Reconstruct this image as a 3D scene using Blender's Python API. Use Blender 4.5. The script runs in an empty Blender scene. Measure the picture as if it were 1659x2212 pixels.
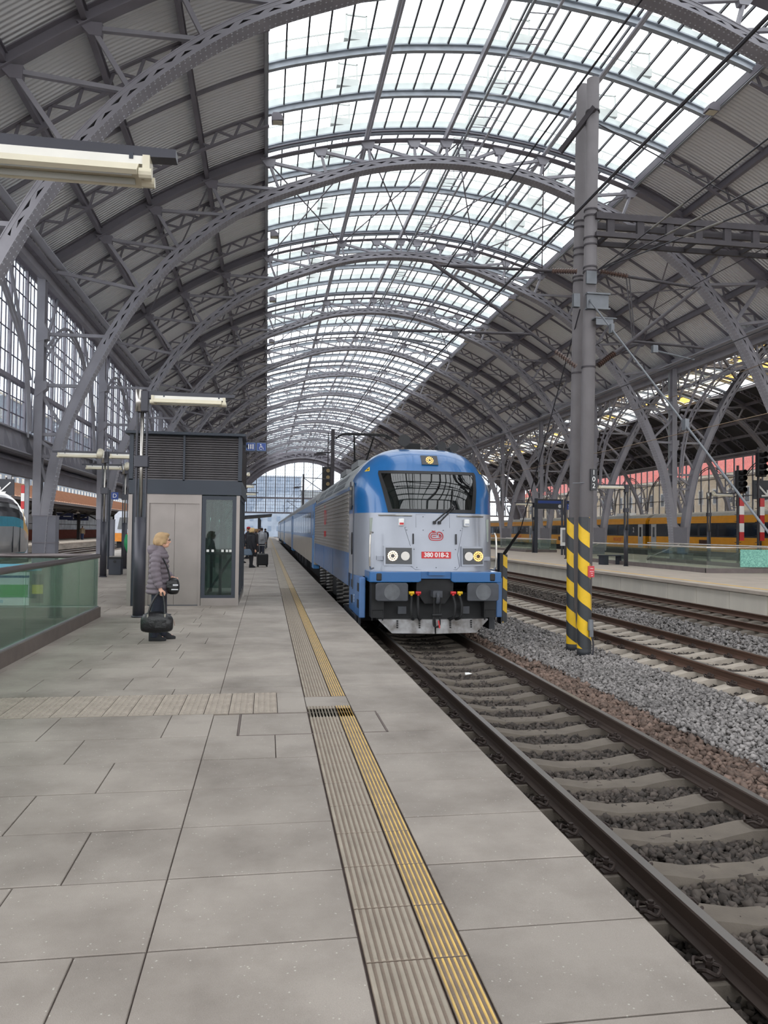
import bpy, math, random
import numpy as np
from mathutils import Vector, Matrix
random.seed(7)
NPR = np.random.default_rng(11)
SC = bpy.context.scene
COL = SC.collection

# ---------------------------------------------------------------- camera
def make_camera():
    f, yaw, pitch, roll, h = 1635.8, math.radians(8.791), math.radians(1.452), math.radians(0.709), 1.59
    cy, sy, cp, sp = math.cos(yaw), math.sin(yaw), math.cos(pitch), math.sin(pitch)
    F = Vector((sy * cp, cy * cp, sp)); R = Vector((cy, -sy, 0)); U = R.cross(F)
    cr, sr = math.cos(roll), math.sin(roll)
    R2 = cr * R + sr * U; U2 = -sr * R + cr * U
    cam = bpy.data.cameras.new('camera')
    cam.sensor_fit = 'HORIZONTAL'; cam.sensor_width = 36.0
    cam.lens = f * 36.0 / 1659.0
    cam.clip_start = 0.05; cam.clip_end = 2000
    o = bpy.data.objects.new('camera', cam); COL.objects.link(o)
    B = -F
    o.matrix_world = Matrix(((R2.x, U2.x, B.x, 0), (R2.y, U2.y, B.y, 0), (R2.z, U2.z, B.z, h), (0, 0, 0, 1)))
    SC.camera = o
make_camera()

# ---------------------------------------------------------------- overcast sky and exposure
W = bpy.data.worlds.new('world'); SC.world = W; W.use_nodes = True
bg = W.node_tree.nodes['Background']
bg.inputs[0].default_value = (0.95, 0.975, 1.0, 1)
bg.inputs[1].default_value = 3.1
SC.view_settings.view_transform = 'Standard'; SC.view_settings.look = 'None'
SC.view_settings.exposure = 0.0; SC.view_settings.gamma = 1.0
SC.view_settings.use_curve_mapping = False

# ---------------------------------------------------------------- helpers
def lin(c):
    return tuple((v / 12.92 if v <= 0.04045 else ((v + 0.055) / 1.055) ** 2.4) for v in (x / 255.0 for x in c))
MATS = {}
def mat(name, col, rough=0.6, metal=0.0, var=0.12, scale=3.0, bump=0.0, bscale=40.0, island=0.0, spec=0.5, coat=0.0, stretch=None, dark=None):
    """painted / stone surface with procedural colour variation and fine relief"""
    if name in MATS: return MATS[name]
    m = bpy.data.materials.new(name); MATS[name] = m; m.use_nodes = True
    nt = m.node_tree; b = nt.nodes['Principled BSDF']; L = nt.links.new
    c = lin(col)
    b.inputs['Roughness'].default_value = rough; b.inputs['Metallic'].default_value = metal
    b.inputs['Specular IOR Level'].default_value = spec
    if coat: b.inputs['Coat Weight'].default_value = coat; b.inputs['Coat Roughness'].default_value = 0.08
    tc = nt.nodes.new('ShaderNodeTexCoord'); src = tc.outputs['Object']
    if stretch:
        mp = nt.nodes.new('ShaderNodeMapping'); mp.inputs['Scale'].default_value = stretch
        L(src, mp.inputs[0]); src = mp.outputs[0]
    n = nt.nodes.new('ShaderNodeTexNoise'); n.inputs['Scale'].default_value = scale; n.inputs['Detail'].default_value = 5
    L(src, n.inputs['Vector'])
    r = nt.nodes.new('ShaderNodeValToRGB')
    lo = lin(dark) if dark else tuple(v * (1 - var) for v in c); hi = tuple(min(1, v * (1 + var)) for v in c)
    r.color_ramp.elements[0].position = 0.32; r.color_ramp.elements[0].color = (*lo, 1)
    r.color_ramp.elements[1].position = 0.68; r.color_ramp.elements[1].color = (*hi, 1)
    L(n.outputs['Fac'], r.inputs[0]); out = r.outputs[0]
    if island:
        g = nt.nodes.new('ShaderNodeNewGeometry')
        mr = nt.nodes.new('ShaderNodeMapRange'); mr.inputs['To Min'].default_value = 1 - island; mr.inputs['To Max'].default_value = 1 + island
        L(g.outputs['Random Per Island'], mr.inputs[0])
        mx = nt.nodes.new('ShaderNodeVectorMath'); mx.operation = 'SCALE'
        L(out, mx.inputs[0]); L(mr.outputs[0], mx.inputs['Scale']); out = mx.outputs[0]
    L(out, b.inputs['Base Color'])
    if bump:
        n2 = nt.nodes.new('ShaderNodeTexNoise'); n2.inputs['Scale'].default_value = bscale; n2.inputs['Detail'].default_value = 3
        L(src, n2.inputs['Vector'])
        bp = nt.nodes.new('ShaderNodeBump'); bp.inputs['Strength'].default_value = bump; bp.inputs['Distance'].default_value = 0.02
        L(n2.outputs['Fac'], bp.inputs['Height']); L(bp.outputs[0], b.inputs['Normal'])
    return m
def glass_mat(name, tint, clear=0.85, gloss=0.1, milky=0.05, rough=0.02):
    """flat glazing: mostly see-through, partly mirror, a little milky dirt"""
    if name in MATS: return MATS[name]
    m = bpy.data.materials.new(name); MATS[name] = m; m.use_nodes = True
    nt = m.node_tree; nt.nodes.clear(); L = nt.links.new
    o = nt.nodes.new('ShaderNodeOutputMaterial')
    t = nt.nodes.new('ShaderNodeBsdfTransparent'); t.inputs[0].default_value = (*lin(tint), 1)
    g = nt.nodes.new('ShaderNodeBsdfGlossy'); g.inputs['Roughness'].default_value = rough
    d = nt.nodes.new('ShaderNodeBsdfDiffuse'); d.inputs[0].default_value = (*lin(tint), 1)
    tr = nt.nodes.new('ShaderNodeBsdfTranslucent'); tr.inputs[0].default_value = (*lin(tint), 1)
    fr = nt.nodes.new('ShaderNodeFresnel'); fr.inputs[0].default_value = 1.5
    mr = nt.nodes.new('ShaderNodeMapRange'); mr.inputs['From Max'].default_value = 1.0
    mr.inputs['To Min'].default_value = gloss * 0.35; mr.inputs['To Max'].default_value = min(1, gloss * 6)
    L(fr.outputs[0], mr.inputs[0])
    dt = nt.nodes.new('ShaderNodeMixShader'); dt.inputs[0].default_value = 0.6; L(d.outputs[0], dt.inputs[1]); L(tr.outputs[0], dt.inputs[2])
    a = nt.nodes.new('ShaderNodeMixShader'); a.inputs[0].default_value = milky / max(1e-3, clear + milky); L(t.outputs[0], a.inputs[1]); L(dt.outputs[0], a.inputs[2])
    b = nt.nodes.new('ShaderNodeMixShader'); L(mr.outputs[0], b.inputs[0]); L(a.outputs[0], b.inputs[1]); L(g.outputs[0], b.inputs[2])
    L(b.outputs[0], o.inputs[0])
    return m
def emit_mat(name, col, s):
    if name in MATS: return MATS[name]
    m = bpy.data.materials.new(name); MATS[name] = m; m.use_nodes = True
    b = m.node_tree.nodes['Principled BSDF']
    b.inputs['Base Color'].default_value = (*lin(col), 1)
    b.inputs['Emission Color'].default_value = (*lin(col), 1); b.inputs['Emission Strength'].default_value = s
    return m

BOXF = [(0, 3, 2, 1), (4, 5, 6, 7), (0, 1, 5, 4), (1, 2, 6, 5), (2, 3, 7, 6), (3, 0, 4, 7)]
class MB:
    """collects shapes of ONE part and links them as one mesh object"""
    def __init__(s): s.v = []; s.f = []
    def add(s, vs, fs):
        n = len(s.v); s.v.extend([tuple(p) for p in vs]); s.f.extend([tuple(i + n for i in f) for f in fs]); return s
    def hexa(s, p): return s.add(p, BOXF)
    def box(s, x0, x1, y0, y1, z0, z1):
        return s.hexa([(x0, y0, z0), (x1, y0, z0), (x1, y1, z0), (x0, y1, z0), (x0, y0, z1), (x1, y0, z1), (x1, y1, z1), (x0, y1, z1)])
    def frame(s, p, q, up):
        p = Vector(p); q = Vector(q); t = (q - p).normalized(); u = Vector(up)
        if abs(t.dot(u)) > 0.99: u = Vector((0, 1, 0)) if abs(t.y) < 0.9 else Vector((1, 0, 0))
        a = t.cross(u).normalized(); b = a.cross(t).normalized()
        return p, q, a, b
    def beam(s, p, q, w, h, up=(0, 0, 1)):
        p, q, a, b = s.frame(p, q, up); a = a * (w / 2); b = b * (h / 2)
        return s.hexa([p - a - b, p + a - b, p + a + b, p - a + b, q - a - b, q + a - b, q + a + b, q - a + b])
    def ibeam(s, p, q, w, h, t=0.025, up=(0, 0, 1)):
        P, Q, a, b = s.frame(p, q, up); o = b * (h / 2 - t / 2)
        s.beam(P - o, Q - o, w, t, up); s.beam(P + o, Q + o, w, t, up); s.beam(P, Q, t, h - 2 * t, up); return s
    def tube(s, pts, r, n=8, cap=True):
        pts = [Vector(p) for p in pts]; m = len(pts); rs = r if isinstance(r, (list, tuple)) else [r] * m
        base = len(s.v); prev = None
        for i in range(m):
            t = (pts[min(i + 1, m - 1)] - pts[max(i - 1, 0)]).normalized()
            if prev is None:
                u = Vector((0, 0, 1)) if abs(t.z) < 0.9 else Vector((1, 0, 0)); a = t.cross(u).normalized()
            else: a = (prev - t * prev.dot(t)).normalized()
            prev = a; b = t.cross(a)
            for k in range(n):
                th = 2 * math.pi * k / n; s.v.append(tuple(pts[i] + (a * math.cos(th) + b * math.sin(th)) * rs[i]))
        for i in range(m - 1):
            for k in range(n):
                k2 = (k + 1) % n; s.f.append((base + i * n + k, base + i * n + k2, base + (i + 1) * n + k2, base + (i + 1) * n + k))
        if cap:
            s.f.append(tuple(base + k for k in range(n - 1, -1, -1))); s.f.append(tuple(base + (m - 1) * n + k for k in range(n)))
        return s
    def cyl(s, x, y, z0, z1, r, n=16, r2=None): return s.tube([(x, y, z0), (x, y, z1)], [r, r if r2 is None else r2], n)
    def loft(s, rings, close=True, cap=True):
        n = len(rings[0]); base = len(s.v)
        for r in rings: s.v.extend([tuple(p) for p in r])
        for i in range(len(rings) - 1):
            for k in range(n if close else n - 1):
                k2 = (k + 1) % n; s.f.append((base + i * n + k, base + i * n + k2, base + (i + 1) * n + k2, base + (i + 1) * n + k))
        if cap and close:
            s.f.append(tuple(base + k for k in range(n - 1, -1, -1))); s.f.append(tuple(base + (len(rings) - 1) * n + k for k in range(n)))
        return s
    def prism(s, poly, y0, y1, ax='y'):
        """polygon in (x,z) [ax y], (y,z) [ax x] or (x,y) [ax z] pulled along the axis"""
        def P(a, b, c): return (a, c, b) if ax == 'y' else ((c, a, b) if ax == 'x' else (a, b, c))
        n = len(poly); vs = [P(a, b, y0) for a, b in poly] + [P(a, b, y1) for a, b in poly]
        fs = [tuple(range(n - 1, -1, -1)), tuple(range(n, 2 * n))] + [(k, (k + 1) % n, n + (k + 1) % n, n + k) for k in range(n)]
        return s.add(vs, fs)
    def build(s, name, m, parent=None, smooth=False, bevel=0, fix=False, sub=0):
        me = bpy.data.meshes.new(name); me.from_pydata(s.v, [], s.f)
        if fix:
            import bmesh
            bm = bmesh.new(); bm.from_mesh(me); bmesh.ops.recalc_face_normals(bm, faces=bm.faces); bm.to_mesh(me); bm.free()
        if smooth: me.polygons.foreach_set('use_smooth', [True] * len(me.polygons))
        me.materials.append(m); me.update()
        return link(name, me, parent, bevel, sub)
def link(name, me, parent=None, bevel=0, sub=0):
    o = bpy.data.objects.new(name, me); COL.objects.link(o)
    if parent: o.parent = parent
    if bevel:
        b = o.modifiers.new('bevel', 'BEVEL'); b.width = bevel; b.segments = 2; b.limit_method = 'ANGLE'
    if sub:
        b = o.modifiers.new('subsurf', 'SUBSURF'); b.levels = sub; b.render_levels = sub
    return o
def emp(name, loc=(0, 0, 0), rz=0.0, parent=None):
    o = bpy.data.objects.new(name, None); COL.objects.link(o); o.location = loc; o.rotation_euler = (0, 0, rz); o.empty_display_size = 0.1
    if parent: o.parent = parent
    return o
def tag(o, label=None, cat=None, group=None, kind=None):
    if label: o['label'] = label
    if cat: o['category'] = cat
    if group: o['group'] = group
    if kind: o['kind'] = kind
    return o
def struct(name, label, loc=(0, 0, 0)):
    return tag(emp(name, loc), label, None, None, 'structure')
def inst(src, parent, loc=(0, 0, 0), rz=None, name=None):
    """another object with the same mesh"""
    o = bpy.data.objects.new(name or src.name.split('.')[0], src.data); COL.objects.link(o); o.location = loc
    if rz is not None: o.rotation_euler = (0, 0, rz)
    if parent: o.parent = parent
    for md in src.modifiers:
        if md.type == 'BEVEL':
            b = o.modifiers.new('bevel', 'BEVEL'); b.width = md.width; b.segments = md.segments; b.limit_method = 'ANGLE'
    return o
def copy_tree(o, parent=None, loc=None, rz=None):
    c = o.copy(); COL.objects.link(c); c.parent = parent
    if loc is not None: c.location = loc
    if rz is not None: c.rotation_euler = (0, 0, rz)
    for ch in list(o.children): copy_tree(ch, c)
    return c
def catmull(pts, n=6):
    """smooth 2D/3D polyline through points"""
    P = [np.array(p, float) for p in pts]; P = [2 * P[0] - P[1]] + P + [2 * P[-1] - P[-2]]; out = []
    for i in range(1, len(P) - 2):
        for k in range(n):
            t = k / n; a, b, c, d = P[i - 1], P[i], P[i + 1], P[i + 2]
            out.append(0.5 * ((2 * b) + (-a + c) * t + (2 * a - 5 * b + 4 * c - d) * t * t + (-a + 3 * b - 3 * c + d) * t ** 3))
    out.append(P[-2]); return [tuple(p) for p in out]
def text_obj(name, s, size, m, parent, loc, rot=(math.pi / 2, 0, 0), depth=0.002, align='CENTER', bold=0.0, sx=1.0):
    cu = bpy.data.curves.new(name, 'FONT'); cu.body = s; cu.size = size; cu.extrude = depth; cu.align_x = align; cu.align_y = 'CENTER'; cu.offset = bold
    t = bpy.data.objects.new(name, cu); me = bpy.data.meshes.new_from_object(t); bpy.data.objects.remove(t)
    me.materials.clear(); me.materials.append(m)
    o = bpy.data.objects.new(name, me); COL.objects.link(o); o.location = loc; o.rotation_euler = rot; o.scale = (sx, 1, 1)
    if parent: o.parent = parent
    return o
# ---------------------------------------------------------------- materials
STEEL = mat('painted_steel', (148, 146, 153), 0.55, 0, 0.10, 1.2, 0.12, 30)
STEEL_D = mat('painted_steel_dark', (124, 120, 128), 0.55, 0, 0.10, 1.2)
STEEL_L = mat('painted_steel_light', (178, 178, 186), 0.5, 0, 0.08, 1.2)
ALU = mat('aluminium_profile', (165, 168, 172), 0.35, 0.6, 0.06, 3)
CHROME = mat('brushed_stainless', (190, 186, 180), 0.28, 0.95, 0.06, 8)
STAINLESS = mat('stainless_panel', (138, 131, 127), 0.38, 0.75, 0.06, 2.5, 0.02, 60)
DARK = mat('anthracite_metal', (52, 56, 66), 0.45, 0.1, 0.1, 2)
BLACK = mat('black_plastic', (22, 22, 25), 0.5, 0, 0.2, 4)
WHITE = mat('white_plastic', (225, 222, 214), 0.45, 0, 0.05, 4)
CREAM = mat('cream_enamel', (214, 206, 184), 0.4, 0, 0.06, 4)
CONCRETE = mat('concrete', (150, 147, 142), 0.85, 0, 0.12, 1.3, 0.2, 60)
BLUE_SIGN = mat('blue_sign', (24, 62, 140), 0.4, 0, 0.05, 3)
RUBBER = mat('rubber', (28, 28, 30), 0.7, 0, 0.15, 5)
WIRE = mat('dark_cable', (52, 50, 56), 0.5, 0.3, 0.1, 3)
WIRE_L = mat('copper_wire', (140, 118, 96), 0.45, 0.5, 0.1, 3)

def ground_mats():
    # terrazzo-like paving: speckled, softly stained
    m = bpy.data.materials.new('granite_paving'); MATS['paving'] = m; m.use_nodes = True
    nt = m.node_tree; b = nt.nodes['Principled BSDF']; L = nt.links.new
    tc = nt.nodes.new('ShaderNodeTexCoord')
    obi = nt.nodes.new('ShaderNodeObjectInfo')
    geo = nt.nodes.new('ShaderNodeNewGeometry')
    src = geo.outputs['Position']
    n = nt.nodes.new('ShaderNodeTexNoise'); n.inputs['Scale'].default_value = 1.1; n.inputs['Detail'].default_value = 6; n.inputs['Roughness'].default_value = 0.62; L(src, n.inputs['Vector'])
    r = nt.nodes.new('ShaderNodeValToRGB'); e = r.color_ramp.elements
    e[0].position = 0.28; e[0].color = (*lin((116, 108, 101)), 1); e[1].position = 0.60; e[1].color = (*lin((151, 143, 135)), 1); L(n.outputs['Fac'], r.inputs[0])
    v = nt.nodes.new('ShaderNodeTexVoronoi'); v.inputs['Scale'].default_value = 42; L(src, v.inputs['Vector'])
    vr = nt.nodes.new('ShaderNodeValToRGB'); vr.color_ramp.elements[0].position = 0.10; vr.color_ramp.elements[0].color = (1, 1, 1, 1); vr.color_ramp.elements[1].position = 0.20; vr.color_ramp.elements[1].color = (0, 0, 0, 1)
    L(v.outputs['Distance'], vr.inputs[0])
    v2 = nt.nodes.new('ShaderNodeTexNoise'); v2.inputs['Scale'].default_value = 26; L(src, v2.inputs['Vector'])
    gate = nt.nodes.new('ShaderNodeMath'); gate.operation = 'GREATER_THAN'; gate.inputs[1].default_value = 0.56; L(v2.outputs['Fac'], gate.inputs[0])
    mm = nt.nodes.new('ShaderNodeMath'); mm.operation = 'MULTIPLY'; L(vr.outputs[0], mm.inputs[0]); L(gate.outputs[0], mm.inputs[1])
    m2 = nt.nodes.new('ShaderNodeMath'); m2.operation = 'MULTIPLY'; m2.inputs[1].default_value = 0.55; L(mm.outputs[0], m2.inputs[0])
    mx = nt.nodes.new('ShaderNodeMix'); mx.data_type = 'RGBA'; L(m2.outputs[0], mx.inputs[0]); L(r.outputs[0], mx.inputs[6]); mx.inputs[7].default_value = (*lin((205, 200, 190)), 1)
    fine = nt.nodes.new('ShaderNodeTexNoise'); fine.inputs['Scale'].default_value = 220; L(src, fine.inputs['Vector'])
    fr = nt.nodes.new('ShaderNodeMapRange'); fr.inputs['To Min'].default_value = 0.82; fr.inputs['To Max'].default_value = 1.16; L(fine.outputs['Fac'], fr.inputs[0])
    rnd = nt.nodes.new('ShaderNodeMapRange'); rnd.inputs['To Min'].default_value = 0.94; rnd.inputs['To Max'].default_value = 1.05; L(obi.outputs['Random'], rnd.inputs[0])
    k = nt.nodes.new('ShaderNodeMath'); k.operation = 'MULTIPLY'; L(fr.outputs[0], k.inputs[0]); L(rnd.outputs[0], k.inputs[1])
    sc = nt.nodes.new('ShaderNodeVectorMath'); sc.operation = 'SCALE'; L(mx.outputs[2], sc.inputs[0]); L(k.outputs[0], sc.inputs['Scale'])
    L(sc.outputs[0], b.inputs['Base Color']); b.inputs['Roughness'].default_value = 0.62; b.inputs['Specular IOR Level'].default_value = 0.35
    bp = nt.nodes.new('ShaderNodeBump'); bp.inputs['Strength'].default_value = 0.15; bp.inputs['Distance'].default_value = 0.01; L(fine.outputs['Fac'], bp.inputs['Height']); L(bp.outputs[0], b.inputs['Normal'])
    return m
PAVING = ground_mats()
JOINT = mat('dark_joint', (84, 72, 68), 0.9, 0, 0.2, 8)
TACT = mat('tactile_concrete', (122, 108, 96), 0.8, 0, 0.14, 6, 0.2, 80)
TACT_RIB = mat('tactile_rib', (146, 137, 124), 0.75, 0, 0.14, 6)
TACT_Y = mat('yellow_rib', (206, 172, 96), 0.6, 0, 0.12, 7, dark=(176, 150, 98))
BALLAST_D = mat('dark_ballast', (72, 65, 60), 0.9, 0, 0.22, 0.6, 0, island=0.55)  # dirty brown stone, darkened further with the platform edge's shade
BALLAST_L = mat('grey_ballast', (130, 126, 124), 0.9, 0, 0.16, 0.6, 0, island=0.38)
BED = mat('ballast_bed', (92, 86, 82), 0.95, 0, 0.35, 14, 0.9, 28)
BED_L = mat('ballast_bed_light', (120, 115, 112), 0.95, 0, 0.3, 14, 0.9, 28)
SLEEPER = mat('concrete_sleeper', (104, 96, 87), 0.85, 0, 0.12, 5, 0.2, 70)  # concrete colour darkened to hold the shade below the platform edge
RUST = mat('rusty_rail', (64, 52, 46), 0.6, 0.35, 0.25, 4, stretch=(1, 0.1, 1))
RAILTOP = mat('polished_rail', (150, 146, 142), 0.38, 0.9, 0.08, 3, stretch=(1, 0.05, 1))
CLIP = mat('rusty_clip', (60, 50, 46), 0.6, 0.4, 0.25, 9)

# ---------------------------------------------------------------- ground and tracks
GZ = -0.74
def ground():
    g = MB().box(-140, 240, -60, 420, -1.6, GZ - 0.055).build('ground', BED)
    tag(g, 'dark gravel track bed spread under all the rails', None, None, 'structure')
ground()

def lattice_rocks(name, regions, m, label):
    """loose stones, nobody could count them: one mesh"""
    V = []; n = 0
    for (x0, x1, y0, y1, dens, smin, smax, zc, zj) in regions:
        k = int((x1 - x0) * (y1 - y0) * dens)
        c = np.stack([NPR.uniform(x0, x1, k), NPR.uniform(y0, y1, k), zc + NPR.uniform(-zj, zj, k)], 1)
        s = NPR.uniform(smin, smax, k)[:, None] * NPR.uniform(0.6, 1.25, (k, 3)) * np.array([1, 1, 0.75])
        cube = np.array([(-1, -1, -1), (1, -1, -1), (1, 1, -1), (-1, 1, -1), (-1, -1, 1), (1, -1, 1), (1, 1, 1), (-1, 1, 1)], float) * 0.5
        p = cube[None] * NPR.uniform(0.35, 1.3, (k, 8, 3)) * s[:, None]
        a, b2, c2 = NPR.uniform(0, 6.28, k), NPR.uniform(-0.8, 0.8, k), NPR.uniform(-0.8, 0.8, k)
        ca, sa, cb, sb, cc, sc_ = np.cos(a), np.sin(a), np.cos(b2), np.sin(b2), np.cos(c2), np.sin(c2)
        x, y, z = p[..., 0], p[..., 1], p[..., 2]
        y, z = y * cb[:, None] - z * sb[:, None], y * sb[:, None] + z * cb[:, None]
        x, z = x * cc[:, None] + z * sc_[:, None], -x * sc_[:, None] + z * cc[:, None]
        x, y = x * ca[:, None] - y * sa[:, None], x * sa[:, None] + y * ca[:, None]
        V.append((np.stack([x, y, z], 2) + c[:, None]).reshape(-1, 3)); n += k
    V = np.concatenate(V).astype(np.float32)
    me = bpy.data.meshes.new(name); me.vertices.add(len(V)); me.vertices.foreach_set('co', V.ravel())
    q = np.array(BOXF, np.int32); idx = (q[None] + (np.arange(n, dtype=np.int32) * 8)[:, None, None]).ravel()
    me.loops.add(len(idx)); me.loops.foreach_set('vertex_index', idx)
    me.polygons.add(n * 6); me.polygons.foreach_set('loop_start', np.arange(0, n * 24, 4, dtype=np.int32))
    me.update(calc_edges=True); me.validate(); me.materials.append(m)
    return tag(link(name, me), label, 'gravel', None, 'stuff')
lattice_rocks('ballast_gravel', [
    (1.60, 4.1, 3.0, 9.0, 900, 0.035, 0.07, GZ - 0.022, 0.022), (1.60, 4.1, 9.0, 16.0, 600, 0.04, 0.08, GZ - 0.022, 0.022),
    (1.60, 4.75, 16.0, 30.0, 60, 0.05, 0.09, GZ - 0.03, 0.03),
    (6.3, 9.4, 6.5, 16.0, 420, 0.04, 0.07, GZ - 0.035, 0.02), (6.3, 9.4, 16.0, 28.0, 200, 0.05, 0.08, GZ - 0.035, 0.02),
    (9.4, 13.9, 10.0, 22.0, 200, 0.045, 0.085, GZ - 0.03, 0.025), (9.4, 13.9, 22.0, 34.0, 100, 0.05, 0.1, GZ - 0.03, 0.025)],
    BALLAST_D, 'dark brown ballast stones lying between the rails and sleepers')
lattice_rocks('ballast_gravel', [
    (4.85, 6.5, 4.0, 13.0, 1000, 0.028, 0.062, GZ + 0.05, 0.035), (4.7, 6.5, 13.0, 24.0, 560, 0.035, 0.07, GZ + 0.04, 0.035),
    (4.7, 6.4, 24.0, 34.0, 120, 0.05, 0.09, GZ + 0.04, 0.03), (9.2, 11.0, 9.0, 22.0, 160, 0.04, 0.08, GZ + 0.03, 0.03)],
    BALLAST_L, 'pale grey ballast stones heaped around the striped catenary pole')
lattice_rocks('ballast_gravel', [(4.05, 4.95, 3.5, 12.0, 700, 0.04, 0.08, GZ + 0.0, 0.03), (4.05, 4.95, 12.0, 20.0, 400, 0.04, 0.085, GZ + 0.0, 0.03)],
    mat('rusty_ballast', (112, 94, 84), 0.9, 0, 0.25, 1.2, 0, island=0.4), 'rust brown ballast stones along the outer side of the main track')
bedl = MB().prism([(4.75, GZ - 0.1), (5.1, GZ + 0.02), (6.0, GZ + 0.03), (6.6, GZ - 0.1)], 0, 60).build('ground_strip', BED_L)
tag(bedl, 'pale gravel strip between the first two tracks', None, None, 'structure')

RAILP = [(-0.07, 0), (0.07, 0), (0.07, 0.012), (0.02, 0.03), (0.009, 0.05), (0.009, 0.115), (0.034, 0.128), (0.036, 0.15), (0.03, 0.16), (-0.03, 0.16), (-0.036, 0.15), (-0.034, 0.128), (-0.009, 0.115), (-0.009, 0.05), (-0.02, 0.03), (-0.07, 0.012)]
def sleeper_mesh():
    mb = MB(); xs = [(-1.3, -0.245), (-1.05, -0.19), (-0.95, -0.165), (-0.55, -0.165), (-0.42, -0.185), (-0.25, -0.215), (0.25, -0.215), (0.42, -0.185), (0.55, -0.165), (0.95, -0.165), (1.05, -0.19), (1.3, -0.245)]
    rings = []
    for x, z in xs: rings.append([(x, -0.15, -0.34), (x, 0.15, -0.34), (x, 0.11, z), (x, -0.11, z)])
    return mb.loft(rings)
def clip_mesh(sgn):
    mb = MB(); mb.box(-0.05, 0.05, -0.07, 0.07, 0, 0.014)
    for s in (-1, 1):
        mb.tube(catmull([(sgn * 0.075, s * 0.02, 0.03), (sgn * 0.05, s * 0.06, 0.05), (-sgn * 0.0, s * 0.075, 0.03), (-sgn * 0.035, s * 0.05, 0.055), (-sgn * 0.0, s * 0.015, 0.06)], 3), 0.011, 6)
    mb.cyl(0, 0, 0.0, 0.085, 0.018, 6); mb.cyl(0, 0, 0.05, 0.07, 0.03, 6); return mb
clipA = clip_mesh(1).build('rail_clip', CLIP); clipB = clip_mesh(-1).build('rail_clip', CLIP)
SLP = sleeper_mesh().build('sleeper', SLEEPER); SLP2 = sleeper_mesh().build('sleeper', mat('pale_sleeper', (168, 158, 146), 0.85, 0, 0.12, 5, 0.2, 70))
RUST2 = mat('brown_rail', (92, 68, 56), 0.6, 0.3, 0.25, 4, stretch=(1, 0.1, 1))
_templates = [clipA, clipB, SLP, SLP2]
def track(xc, slope, y0, y1, ys, label, gauge=0.755, clipmax=0, rust=RUST, smax=60, slp=None):
    root = tag(emp('railway_track', (xc, 0, -0.5), -math.atan(slope)), label, 'track', 'railway tracks')
    for s in (-1, 1):
        r = MB().prism([(a + s * gauge, b - 0.16) for a, b in RAILP], y0, y1).build('rail', rust, root)
        MB().box(s * gauge - 0.03, s * gauge + 0.03, y0, y1, -0.002, 0.0015).build('running_surface', RAILTOP, r)
    y = ys; k = 0
    while y < smax:
        sl = inst(slp or SLP, root, (0, y, 0))
        if y < clipmax:
            for s in (-1, 1):
                inst(clipA, sl, (s * gauge + 0.12, 0, -0.165)); inst(clipB, sl, (s * gauge - 0.12, 0, -0.165))
        y += 0.6; k += 1
    return root
track(3.155, 0.002, -3, 170, 3.05, 'rusty main track with the blue locomotive standing on it', clipmax=14, smax=17)
track(7.83, 0.0, -3, 170, 6.9, 'rusty empty track running behind the striped pole', clipmax=17, smax=44, rust=RUST2, slp=SLP2)
track(12.23, 0.0, -3, 170, 9.9, 'dark empty track beside the pale platform wall', clipmax=0, smax=50, rust=RUST2)
track(-13.0, 0.0, 0, 170, 30, 'track under the silver train seen below the window wall', smax=31)
track(-16.9, 0.0, 0, 170, 55, 'empty track seen between the columns before the canopied platform', smax=90)

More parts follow.
